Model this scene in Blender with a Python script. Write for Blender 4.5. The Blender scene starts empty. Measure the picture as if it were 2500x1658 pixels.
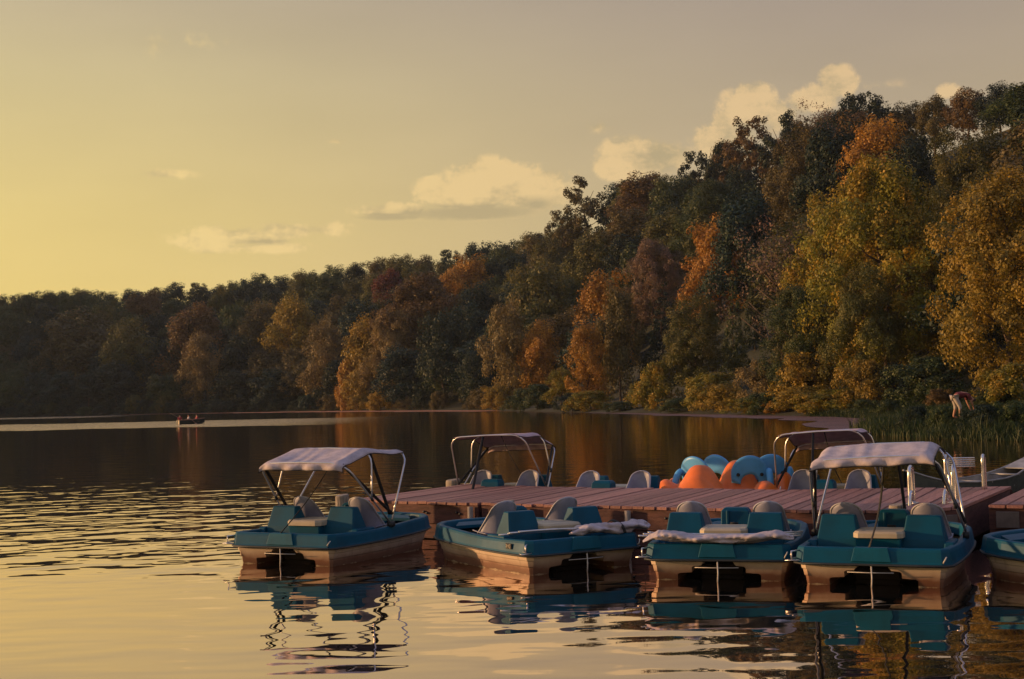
import bpy, bmesh, math, random
import numpy as np
from mathutils import Vector, Matrix, noise as mn
random.seed(7); rng = np.random.default_rng(7)
C = bpy.context.scene.collection
PI = math.pi
SC = bpy.context.scene

# ---------------------------------------------------------------- camera
F, H, PITCH, ROLL = 3472.0, 2.22, math.radians(2.34), math.radians(1.3)
cam_d = bpy.data.cameras.new("camera"); cam = bpy.data.objects.new("camera", cam_d); C.objects.link(cam)
cam_d.sensor_width = 36; cam_d.lens = 36 * F / 2500.0
cam_d.clip_start = 0.1; cam_d.clip_end = 5000
cam.matrix_world = Matrix.Translation((0, 0, H)) @ Matrix.Rotation(PI / 2 + PITCH, 4, 'X') @ Matrix.Rotation(-ROLL, 4, 'Z')
SC.camera = cam

# ---------------------------------------------------------------- sun, sky, exposure
SUN_AZ, SUN_EL = math.radians(-81), math.radians(6.5)          # azimuth from +Y, negative = towards -X
SUN_DIR = Vector((math.sin(SUN_AZ) * math.cos(SUN_EL), math.cos(SUN_AZ) * math.cos(SUN_EL), math.sin(SUN_EL)))
sl = bpy.data.lights.new("sun", 'SUN'); sl.energy = 4.9; sl.angle = math.radians(1.0); sl.color = (1.0, 0.56, 0.24)
so = bpy.data.objects.new("sun", sl); C.objects.link(so)
so.rotation_euler = (-SUN_DIR).to_track_quat('-Z', 'Y').to_euler()
so.location = (-60, 20, 60)
SC.view_settings.view_transform = 'Standard'; SC.view_settings.look = 'None'
SC.view_settings.exposure = 0.0; SC.view_settings.gamma = 1.0; SC.view_settings.use_curve_mapping = False
SC.render.engine = 'CYCLES'
SC.cycles.use_denoising = True
SC.cycles.max_bounces = 6; SC.cycles.transparent_max_bounces = 6
SC.cycles.caustics_reflective = False; SC.cycles.caustics_refractive = False

def ray(px, py):
    x, y = (px - 1250) / F, -(py - 829) / F
    c, s = math.cos(-ROLL), math.sin(-ROLL)
    x, y = c * x - s * y, s * x + c * y
    return Vector((x, math.cos(PITCH) - y * math.sin(PITCH), math.sin(PITCH) + y * math.cos(PITCH))).normalized()
def wp(px, py, z=0.0):
    d = ray(px, py); return Vector((0, 0, H)) + d * ((z - H) / d.z)
def at(px, py, Y):
    d = ray(px, py); return Vector((0, 0, H)) + d * (Y / d.y)
def pj(p):
    X, Y, Z = p[0], p[1], p[2] - H
    Yc = Y * math.cos(PITCH) + Z * math.sin(PITCH); Zc = -Y * math.sin(PITCH) + Z * math.cos(PITCH)
    c, s = math.cos(ROLL), math.sin(ROLL); x, y = X / Yc, Zc / Yc
    x, y = c * x - s * y, s * x + c * y
    return 1250 + F * x, 829 - F * y

# node helpers
def nd(nt, t, **kw):
    n = nt.nodes.new(t)
    for k, v in kw.items(): setattr(n, k, v)
    return n
def setin(n, **kw):
    for k, v in kw.items(): n.inputs[k.replace('_', ' ')].default_value = v
def math_n(nt, op, a, b=None, c=None, clamp=False):
    n = nd(nt, 'ShaderNodeMath', operation=op); n.use_clamp = clamp
    for i, v in enumerate((a, b, c)):
        if v is None: continue
        if isinstance(v, (int, float)): n.inputs[i].default_value = v
        else: nt.links.new(v, n.inputs[i])
    return n.outputs[0]
def mixc(nt, fac, a, b, blend='MIX'):
    n = nd(nt, 'ShaderNodeMix', data_type='RGBA', blend_type=blend)
    for sock, v in ((n.inputs[0], fac), (n.inputs[6], a), (n.inputs[7], b)):
        if isinstance(v, (int, float)): sock.default_value = v
        elif isinstance(v, (tuple, list)): sock.default_value = (*v[:3], 1)
        else: nt.links.new(v, sock)
    return n.outputs[2]
def ramp(nt, fac, stops, interp='LINEAR'):
    n = nd(nt, 'ShaderNodeValToRGB'); n.color_ramp.interpolation = interp
    el = n.color_ramp.elements
    while len(el) > 1: el.remove(el[-1])
    for i, (p, c) in enumerate(stops):
        e = el[0] if i == 0 else el.new(p)
        e.position = p; e.color = (*c, 1) if len(c) == 3 else c
    nt.links.new(fac, n.inputs[0]); return n.outputs[0]
def smooth(nt, v, lo, hi):
    n = nd(nt, 'ShaderNodeMapRange', interpolation_type='SMOOTHSTEP')
    nt.links.new(v, n.inputs[0]); n.inputs[1].default_value = lo; n.inputs[2].default_value = hi
    return n.outputs[0]

def build_world():
    w = bpy.data.worlds.new("World"); SC.world = w; w.use_nodes = True; nt = w.node_tree; nt.nodes.clear()
    out = nd(nt, 'ShaderNodeOutputWorld'); bg = nd(nt, 'ShaderNodeBackground'); bg.inputs[1].default_value = 1.0
    nt.links.new(bg.outputs[0], out.inputs[0])
    tc = nd(nt, 'ShaderNodeTexCoord'); sep = nd(nt, 'ShaderNodeSeparateXYZ'); nt.links.new(tc.outputs['Generated'], sep.inputs[0])
    X, Y, Z = sep.outputs
    Zc = math_n(nt, 'MAXIMUM', Z, 0.0)
    # towards the setting sun (yellow) and away from it (mauve grey)
    warm = ramp(nt, Zc, [(0.0, (.92, .64, .18)), (.06, (.87, .64, .19)), (.13, (.80, .61, .215)), (.22, (.64, .52, .26)), (.30, (.49, .40, .28)), (.55, (.32, .30, .34)), (1.0, (.21, .26, .46))])
    cool = ramp(nt, Zc, [(0.0, (.60, .44, .24)), (.10, (.53, .40, .24)), (.20, (.44, .345, .235)), (.27, (.37, .295, .24)), (.34, (.33, .28, .28)), (.6, (.25, .26, .36)), (1.0, (.19, .24, .44))])
    az = math_n(nt, 'ARCTAN2', X, Y)                         # 0 = +Y, negative = -X
    dot = nd(nt, 'ShaderNodeVectorMath', operation='DOT_PRODUCT'); nt.links.new(tc.outputs['Generated'], dot.inputs[0])
    dot.inputs[1].default_value = (math.sin(SUN_AZ), math.cos(SUN_AZ), 0.05)
    f = smooth(nt, dot.outputs['Value'], -0.10, 0.62)
    col = mixc(nt, f, cool, warm)
    g = math_n(nt, 'POWER', math_n(nt, 'MAXIMUM', dot.outputs['Value'], 0.0), 7.0)
    g = math_n(nt, 'MULTIPLY', g, math_n(nt, 'POWER', math_n(nt, 'SUBTRACT', 1.0, Zc), 9.0))
    col = mixc(nt, math_n(nt, 'MULTIPLY', g, 0.75), col, (1.1, .82, .32))
    # faint unevenness of the air
    no = nd(nt, 'ShaderNodeTexNoise'); setin(no, Scale=5.0, Detail=3.0)
    mp = nd(nt, 'ShaderNodeMapping'); mp.inputs['Scale'].default_value = (1, 1, 4.0); nt.links.new(tc.outputs['Generated'], mp.inputs[0]); nt.links.new(mp.outputs[0], no.inputs[0])
    var = math_n(nt, 'MULTIPLY_ADD', no.outputs[0], 0.16, 0.92)
    cb = nd(nt, 'ShaderNodeCombineXYZ')
    for i in range(3): nt.links.new(var, cb.inputs[i])
    col = mixc(nt, 1.0, col, cb.outputs[0], 'MULTIPLY')
    # clouds: puffs at their own azimuth and elevation
    el = math_n(nt, 'ARCSINE', Z)
    co = nd(nt, 'ShaderNodeCombineXYZ'); nt.links.new(az, co.inputs[0]); nt.links.new(el, co.inputs[1])
    n1 = nd(nt, 'ShaderNodeTexNoise'); setin(n1, Scale=40.0, Detail=9.0, Roughness=0.66); nt.links.new(co.outputs[0], n1.inputs[0])
    n2 = nd(nt, 'ShaderNodeTexNoise'); setin(n2, Scale=16.0, Detail=4.0, Roughness=0.6)
    mp2 = nd(nt, 'ShaderNodeMapping'); mp2.inputs['Location'].default_value = (3.1, 1.7, 0); mp2.inputs['Scale'].default_value = (1, 2.2, 1)
    nt.links.new(co.outputs[0], mp2.inputs[0]); nt.links.new(mp2.outputs[0], n2.inputs[0])
    def puffs(lst):
        acc = None; accs = None
        for (px, py, wx, wy, a) in lst:
            d = ray(px, py); ca, ce = math.atan2(d.x, d.y), math.asin(d.z)
            s = nd(nt, 'ShaderNodeVectorMath', operation='SUBTRACT'); nt.links.new(co.outputs[0], s.inputs[0]); s.inputs[1].default_value = (ca, ce, 0)
            m = nd(nt, 'ShaderNodeVectorMath', operation='MULTIPLY'); nt.links.new(s.outputs[0], m.inputs[0]); m.inputs[1].default_value = (F / wx / 1.1, F / wy / 1.1, 0)
            L = nd(nt, 'ShaderNodeVectorMath', operation='LENGTH'); nt.links.new(m.outputs[0], L.inputs[0])
            v = math_n(nt, 'MULTIPLY', math_n(nt, 'SUBTRACT', 1.0, L.outputs['Value'], clamp=True), a)
            acc = v if acc is None else math_n(nt, 'MAXIMUM', acc, v)
        return acc
    bright = puffs([(1190, 450, 130, 75, 1.2), (1110, 470, 120, 55, 1.1), (1290, 460, 150, 66, 1.15), (1060, 450, 60, 28, .8), (1340, 440, 70, 30, .7),
                    (960, 512, 130, 24, .8), (1230, 425, 50, 32, .9), (1525, 392, 85, 66, 1.2), (1600, 385, 100, 55, 1.05), (1490, 410, 50, 36, .8), (1650, 375, 80, 30, .6),
                    (1790, 310, 62, 100, 1.05), (1845, 252, 66, 66, 1.15), (1900, 285, 60, 50, .8), (1740, 345, 70, 50, .8), (2045, 200, 60, 48, 1.1), (2000, 235, 62, 40, .95), (1960, 250, 60, 36, .7),
                    (2315, 225, 44, 26, .75), (2350, 235, 50, 14, .6), (560, 580, 190, 34, .8), (690, 565, 90, 26, .75), (430, 590, 70, 26, .6), (610, 605, 200, 22, .6),
                    (400, 425, 100, 18, .5), (820, 343, 40, 14, .5), (440, 110, 220, 60, .22), (800, 560, 90, 30, .5), (1460, 310, 60, 24, .3), (2130, 210, 200, 22, .2)])
    mask = smooth(nt, math_n(nt, 'ADD', bright, math_n(nt, 'MULTIPLY', math_n(nt, 'SUBTRACT', n1.outputs[0], 0.5), 1.8)), 0.10, 0.46)
    lit = smooth(nt, math_n(nt, 'ADD', n2.outputs[0], math_n(nt, 'MULTIPLY', math_n(nt, 'SUBTRACT', n1.outputs[0], .5), .7)), 0.27, 0.58)
    base = puffs([(1150, 520, 240, 26, 1), (960, 530, 140, 14, .8), (640, 590, 120, 14, .5), (1310, 500, 90, 30, .6)])
    lit = math_n(nt, 'SUBTRACT', lit, math_n(nt, 'MULTIPLY', smooth(nt, base, 0.05, .7), 1.2), clamp=True)
    bm = smooth(nt, math_n(nt, 'ADD', base, math_n(nt, 'MULTIPLY', math_n(nt, 'SUBTRACT', n1.outputs[0], 0.5), .8)), 0.2, 0.7)
    mask = math_n(nt, 'MAXIMUM', math_n(nt, 'MULTIPLY', mask, smooth(nt, bright, 0.03, .30)), bm)
    ccol = mixc(nt, lit, (.44, .345, .19), mixc(nt, f, (.84, .57, .28), (.92, .69, .28)))
    col = mixc(nt, math_n(nt, 'MULTIPLY', mask, 0.72), col, ccol)
    # the physical sky adds its share
    sky = nd(nt, 'ShaderNodeTexSky', sky_type='NISHITA'); sky.sun_disc = False; sky.sun_elevation = SUN_EL; sky.sun_rotation = SUN_AZ
    sky.air_density = 1.5; sky.dust_density = 3.0
    sk = mixc(nt, 1.0, sky.outputs[0], (.012, .012, .012), 'MULTIPLY')
    col = mixc(nt, 1.0, col, sk, 'ADD')
    nt.links.new(col, bg.inputs[0])
build_world()

# ---------------------------------------------------------------- materials
MATS = {}
def mat(name, col, rough=.6, metal=0.0, var=.25, scale=6.0, col2=None, bump=0.0, spec=.5, objrand=0.0, stretch=(1, 1, 1), coat=0.0):
    if name in MATS: return MATS[name]
    m = bpy.data.materials.new(name); m.use_nodes = True; nt = m.node_tree; b = nt.nodes['Principled BSDF']
    tc = nd(nt, 'ShaderNodeTexCoord'); mp = nd(nt, 'ShaderNodeMapping'); mp.inputs['Scale'].default_value = stretch
    nt.links.new(tc.outputs['Object'], mp.inputs[0])
    n = nd(nt, 'ShaderNodeTexNoise'); setin(n, Scale=scale, Detail=5.0, Roughness=.62); nt.links.new(mp.outputs[0], n.inputs[0])
    c2 = col2 or tuple(c * (1 - var) for c in col); c1 = tuple(min(1, c * (1 + var * .5)) for c in col) if col2 is None else col
    fac = smooth(nt, n.outputs[0], .3, .72)
    c = mixc(nt, fac, c1, c2)
    if objrand:
        oi = nd(nt, 'ShaderNodeObjectInfo'); v = math_n(nt, 'MULTIPLY_ADD', oi.outputs['Random'], objrand * 2, 1 - objrand)
        cb = nd(nt, 'ShaderNodeCombineXYZ'); [nt.links.new(v, cb.inputs[i]) for i in range(3)]
        c = mixc(nt, 1.0, c, cb.outputs[0], 'MULTIPLY')
    nt.links.new(c, b.inputs['Base Color'])
    b.inputs['Metallic'].default_value = metal; b.inputs['Specular IOR Level'].default_value = spec; b.inputs['Coat Weight'].default_value = coat
    r = math_n(nt, 'MULTIPLY_ADD', n.outputs[0], .25, max(.02, rough - .12)); nt.links.new(r, b.inputs['Roughness'])
    if bump:
        bp = nd(nt, 'ShaderNodeBump'); bp.inputs['Distance'].default_value = bump
        n3 = nd(nt, 'ShaderNodeTexNoise'); setin(n3, Scale=scale * 4, Detail=4.0); nt.links.new(mp.outputs[0], n3.inputs[0])
        nt.links.new(n3.outputs[0], bp.inputs['Height']); nt.links.new(bp.outputs[0], b.inputs['Normal'])
    MATS[name] = m; return m

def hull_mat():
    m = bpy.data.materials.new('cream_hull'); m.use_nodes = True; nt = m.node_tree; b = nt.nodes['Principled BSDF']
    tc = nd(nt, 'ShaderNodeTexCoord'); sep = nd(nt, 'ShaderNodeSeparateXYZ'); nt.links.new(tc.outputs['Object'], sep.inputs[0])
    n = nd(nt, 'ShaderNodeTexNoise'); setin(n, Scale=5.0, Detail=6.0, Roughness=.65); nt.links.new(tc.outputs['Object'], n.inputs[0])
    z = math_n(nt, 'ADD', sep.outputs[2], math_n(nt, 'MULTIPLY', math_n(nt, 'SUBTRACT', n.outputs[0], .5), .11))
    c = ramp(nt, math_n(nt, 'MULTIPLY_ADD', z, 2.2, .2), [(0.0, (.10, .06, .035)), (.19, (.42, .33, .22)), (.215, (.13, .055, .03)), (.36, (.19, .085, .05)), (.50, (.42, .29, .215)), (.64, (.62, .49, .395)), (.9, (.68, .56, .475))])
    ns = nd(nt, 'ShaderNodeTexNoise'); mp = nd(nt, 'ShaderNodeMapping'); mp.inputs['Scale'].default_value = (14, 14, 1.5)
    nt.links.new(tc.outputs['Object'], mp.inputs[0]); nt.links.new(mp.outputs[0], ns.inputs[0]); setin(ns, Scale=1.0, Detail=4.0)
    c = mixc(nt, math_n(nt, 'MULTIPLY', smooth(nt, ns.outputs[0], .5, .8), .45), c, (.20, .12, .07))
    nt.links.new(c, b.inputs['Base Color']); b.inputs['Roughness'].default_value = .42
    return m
def leaf_mat():
    m = bpy.data.materials.new('leaves'); m.use_nodes = True; nt = m.node_tree; nt.nodes.clear()
    out = nd(nt, 'ShaderNodeOutputMaterial'); b = nd(nt, 'ShaderNodeBsdfPrincipled'); t = nd(nt, 'ShaderNodeBsdfTranslucent'); mx = nd(nt, 'ShaderNodeMixShader')
    mx.inputs[0].default_value = .30
    oi = nd(nt, 'ShaderNodeObjectInfo'); a = nd(nt, 'ShaderNodeAttribute', attribute_name='tint'); ac = nd(nt, 'ShaderNodeAttribute', attribute_type='OBJECT', attribute_name='accent')
    tint = a.outputs['Fac']
    tc = nd(nt, 'ShaderNodeTexCoord'); n = nd(nt, 'ShaderNodeTexNoise'); setin(n, Scale=.38, Detail=3.0, Roughness=.6); nt.links.new(tc.outputs['Object'], n.inputs[0])
    k = smooth(nt, math_n(nt, 'ADD', math_n(nt, 'MULTIPLY', tint, .38), n.outputs[0]), .62, .92)
    c = mixc(nt, math_n(nt, 'MULTIPLY', k, .75), oi.outputs['Color'], ac.outputs['Color'])
    v = math_n(nt, 'MULTIPLY_ADD', tint, .7, .62)
    cb = nd(nt, 'ShaderNodeCombineXYZ'); [nt.links.new(v, cb.inputs[i]) for i in range(3)]
    c = mixc(nt, 1.0, c, cb.outputs[0], 'MULTIPLY')
    nt.links.new(c, b.inputs['Base Color']); nt.links.new(c, t.inputs['Color']); b.inputs['Roughness'].default_value = .55; b.inputs['Specular IOR Level'].default_value = .35
    nt.links.new(b.outputs[0], mx.inputs[1]); nt.links.new(t.outputs[0], mx.inputs[2]); nt.links.new(mx.outputs[0], out.inputs[0])
    return m
M_HULL = hull_mat(); M_LEAF = leaf_mat()
M_TEAL = mat('teal_plastic', (.001, .088, .170), .5, scale=2.2, col2=(.004, .060, .110), spec=.16, bump=.0)
M_TEALF = mat('faded_teal_plastic', (.002, .10, .17), .5, var=.3, scale=3.0, spec=.2)
M_GREY = mat('grey_seat_plastic', (.25, .25, .345), .5, var=.2, scale=4.0)
M_RIM = mat('pale_seat_rim', (.46, .45, .50), .5, var=.2)
M_BEIGE = mat('beige_lid_plastic', (.50, .42, .31), .5, var=.18, scale=3.0)
M_BLACK = mat('black_webbing', (.012, .012, .014), .7, var=.3)
M_RUB = mat('dark_rubber', (.02, .025, .03), .6)
M_ALU = mat('aluminium_tube', (.70, .68, .70), .32, metal=.85, var=.15, scale=9)
M_STEEL = mat('steel_rail', (.72, .70, .70), .25, metal=.9, var=.15, scale=9)
M_CLOTH = mat('sun_faded_canvas', (.50, .43, .475), .85, var=.2, scale=9.0, bump=.003)
M_CLOTHP = mat('backlit_pink_canvas', (.55, .39, .43), .85, var=.2, scale=9.0, bump=.003)  # copy for the far canopies, low sun through the cloth put in as pink
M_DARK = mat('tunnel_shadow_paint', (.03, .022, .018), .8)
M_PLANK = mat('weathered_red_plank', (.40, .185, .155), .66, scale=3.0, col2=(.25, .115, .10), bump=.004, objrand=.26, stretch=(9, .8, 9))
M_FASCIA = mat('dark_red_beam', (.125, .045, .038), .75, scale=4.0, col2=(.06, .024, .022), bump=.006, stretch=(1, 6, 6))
M_POST = mat('weathered_grey_timber', (.36, .31, .27), .8, scale=7.0, col2=(.20, .165, .14), bump=.006, stretch=(5, 5, 1))
M_GBOARD = mat('grey_board', (.14, .11, .105), .8, scale=5.0, bump=.004)
M_BARK = mat('bark', (.085, .055, .038), .9, scale=3.0, bump=.03)
M_ORANGE = mat('orange_plastic', (.80, .185, .030), .38, var=.2, scale=2.0)
M_BLUE = mat('sky_blue_plastic', (.09, .37, .78), .42, var=.2, scale=3.0)
M_CANOE = mat('grey_canoe_aluminium', (.34, .33, .34), .5, metal=.2, var=.3, scale=4.0)
M_CANOED = mat('dark_green_canoe_skin', (.035, .05, .045), .5, var=.3)
M_ROPE = mat('white_rod', (.62, .58, .55), .5)

# ---------------------------------------------------------------- mesh helpers
class MB:
    def __init__(s): s.v = []; s.f = []
    def add(s, vs, fs):
        o = len(s.v); s.v += [tuple(v) for v in vs]; s.f += [tuple(i + o for i in f) for f in fs]; return s
    def box(s, x0, x1, y0, y1, z0, z1):
        vs = [(x, y, z) for z in (z0, z1) for y in (y0, y1) for x in (x0, x1)]
        return s.add(vs, [(0, 2, 3, 1), (4, 5, 7, 6), (0, 1, 5, 4), (2, 6, 7, 3), (0, 4, 6, 2), (1, 3, 7, 5)])
    def hexa(s, b, t):     # bottom and top quads
        return s.add(list(b) + list(t), [(3, 2, 1, 0), (4, 5, 6, 7), (0, 1, 5, 4), (1, 2, 6, 5), (2, 3, 7, 6), (3, 0, 4, 7)])
    def loft(s, rings, closed=True, cap0=False, cap1=False):
        n = len(rings[0]); vs = [p for r in rings for p in r]; fs = []
        for i in range(len(rings) - 1):
            for j in range(n if closed else n - 1):
                k = (j + 1) % n; fs.append((i * n + j, i * n + k, (i + 1) * n + k, (i + 1) * n + j))
        if cap0: fs.append(tuple(range(n - 1, -1, -1)))
        if cap1: fs.append(tuple((len(rings) - 1) * n + j for j in range(n)))
        return s.add(vs, fs)
    def tube(s, pts, r, n=8, flat=None):
        pts = [Vector(p) for p in pts]; rs = r if isinstance(r, (list, tuple)) else [r] * len(pts); rings = []; up = None
        for i, p in enumerate(pts):
            d = (pts[min(i + 1, len(pts) - 1)] - pts[max(i - 1, 0)]).normalized()
            if up is None: up = d.orthogonal().normalized()
            up = (up - d * up.dot(d)).normalized(); sd = d.cross(up)
            if flat: rings.append([p + up * math.cos(a) * flat[0] + sd * math.sin(a) * flat[1] for a in [2 * PI * j / n for j in range(n)]])
            else: rings.append([p + (up * math.cos(a) + sd * math.sin(a)) * rs[i] for a in [2 * PI * j / n for j in range(n)]])
        return s.loft(rings, True, True, True)
    def mesh(s, name, smoothf=True):
        me = bpy.data.meshes.new(name); me.from_pydata(s.v, [], s.f)
        bm = bmesh.new(); bm.from_mesh(me); bmesh.ops.recalc_face_normals(bm, faces=bm.faces); bm.to_mesh(me); bm.free()
        if smoothf: me.shade_smooth()
        return me
def curve(pts, n=8):       # Catmull-Rom
    P = [Vector(p) for p in pts]; P = [2 * P[0] - P[1]] + P + [2 * P[-1] - P[-2]]; out = []
    for i in range(1, len(P) - 2):
        for k in range(n):
            t = k / n
            out.append(.5 * ((2 * P[i]) + (-P[i - 1] + P[i + 1]) * t + (2 * P[i - 1] - 5 * P[i] + 4 * P[i + 1] - P[i + 2]) * t * t + (-P[i - 1] + 3 * P[i] - 3 * P[i + 1] + P[i + 2]) * t ** 3))
    out.append(P[-2]); return out
def tag(o, label=None, cat=None, group=None, kind=None):
    if label: o['label'] = label
    if cat: o['category'] = cat
    if group: o['group'] = group
    if kind: o['kind'] = kind
    return o
def empty(name, loc=(0, 0, 0), rz=0, label=None, cat=None, group=None):
    o = bpy.data.objects.new(name, None); C.objects.link(o); o.location = loc; o.rotation_euler = (0, 0, rz); o.empty_display_size = .2
    return tag(o, label, cat, group)
MESH = {}
def part(name, key, fn, m, parent, loc=None, rot=None, bevel=0.0, smoothf=True, label=None, solid=0.0, subsurf=0):
    if key is None or key not in MESH:
        mb = fn(); me = mb if isinstance(mb, bpy.types.Mesh) else mb.mesh(name, smoothf)
        me.materials.append(m)
        if key: MESH[key] = me
    else: me = MESH[key]
    o = bpy.data.objects.new(name, me); C.objects.link(o); o.parent = parent
    if loc is not None: o.location = loc
    if rot is not None: o.rotation_euler = rot
    if solid: md = o.modifiers.new('s', 'SOLIDIFY'); md.thickness = solid; md.offset = 0
    if subsurf: md = o.modifiers.new('u', 'SUBSURF'); md.levels = md.render_levels = subsurf
    if bevel: md = o.modifiers.new('b', 'BEVEL'); md.width = bevel; md.segments = 2; md.limit_method = 'ANGLE'; md.angle_limit = math.radians(35); md.harden_normals = True
    if label: o['label'] = label
    return o
def B(fn): return lambda: fn(MB())

# ---------------------------------------------------------------- lake and land
SHORE = [(-1100, 300), (-900, 330), (-600, 375), (-420, 418), (-260, 442), (-157, 436), (-105, 388), (-62, 358), (-48, 345), (-38, 332), (-22, 300), (-6, 263), (-1, 238), (4, 214), (10, 188), (16.3, 166), (20, 148), (24, 131), (27, 118),  # unseen left end bent nearer so its hill shades the far forest
         (27, 102), (23.5, 90), (19.5, 80), (18.2, 70), (18.6, 63), (21, 57), (28, 49), (45, 40), (90, 32), (500, 20)]
LAND = np.array(SHORE + [(900, 20), (900, 1200), (-1100, 1200)], float)
SH = np.array(SHORE, float)
def sdist(x, y):
    x = np.atleast_1d(np.asarray(x, float)); y = np.atleast_1d(np.asarray(y, float))
    a, b = SH[:-1], SH[1:]; d = b - a; L = (d ** 2).sum(1)
    px, py = x[:, None] - a[:, 0], y[:, None] - a[:, 1]
    t = np.clip((px * d[:, 0] + py * d[:, 1]) / L, 0, 1)
    dist = np.sqrt((px - t * d[:, 0]) ** 2 + (py - t * d[:, 1]) ** 2).min(1)
    ins = np.zeros(len(x), bool); j = len(LAND) - 1
    for i in range(len(LAND)):
        xi, yi = LAND[i]; xj, yj = LAND[j]
        if yi != yj:
            c = ((yi > y) != (yj > y)) & (x < (xj - xi) * (y - yi) / (yj - yi) + xi); ins ^= c
        j = i
    return np.where(ins, dist, -dist)
def hgt(x, y):
    s = sdist(x, y)
    x = np.atleast_1d(np.asarray(x, float)); k = np.clip((x + 5) / 35, 0, 1); k2 = np.clip((-x - 200) / 150, 0, 1)
    top = 34 + 15 * k * k * (3 - 2 * k) + 24 * k2 * k2 * (3 - 2 * k2)  # last term raises the unseen left hill so it shades the far shore
    t = np.clip((s - 7) / 90, 0, 1); hill = top * ((t * t * (3 - 2 * t)) * .5 + t * .5)
    bank = np.clip(s, 0, 6) * .14
    return np.where(s < 0, np.maximum(s * .25, -2.0), bank + hill)
def hz(x, y): return float(hgt(x, y)[0])

def terrain():
    xs = np.concatenate([np.arange(-900, -60, 10), np.arange(-60, 70, 2.5), np.arange(70, 420, 10)])
    ys = np.concatenate([np.arange(24, 140, 2.5), np.arange(140, 720, 8)])
    X, Y = np.meshgrid(xs, ys); Z = hgt(X.ravel(), Y.ravel())
    Z = Z + np.where(Z > .1, np.sin(X.ravel() * .9) * np.cos(Y.ravel() * .7) * .06, 0)
    v = np.stack([X.ravel(), Y.ravel(), Z], 1); nx, ny = len(xs), len(ys); f = []
    for j in range(ny - 1):
        for i in range(nx - 1):
            a = j * nx + i
            if max(Z[a], Z[a + 1], Z[a + nx], Z[a + nx + 1]) > -1.2: f.append((a, a + 1, a + nx + 1, a + nx))
    me = bpy.data.meshes.new('hillside'); me.from_pydata(v.tolist(), [], f); me.shade_smooth()
    me.materials.append(mat('forest_floor', (.026, .026, .012), .95, scale=.5, col2=(.014, .020, .009), bump=.05))
    o = bpy.data.objects.new('hillside', me); C.objects.link(o); return tag(o, kind='structure')
terrain()

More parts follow.
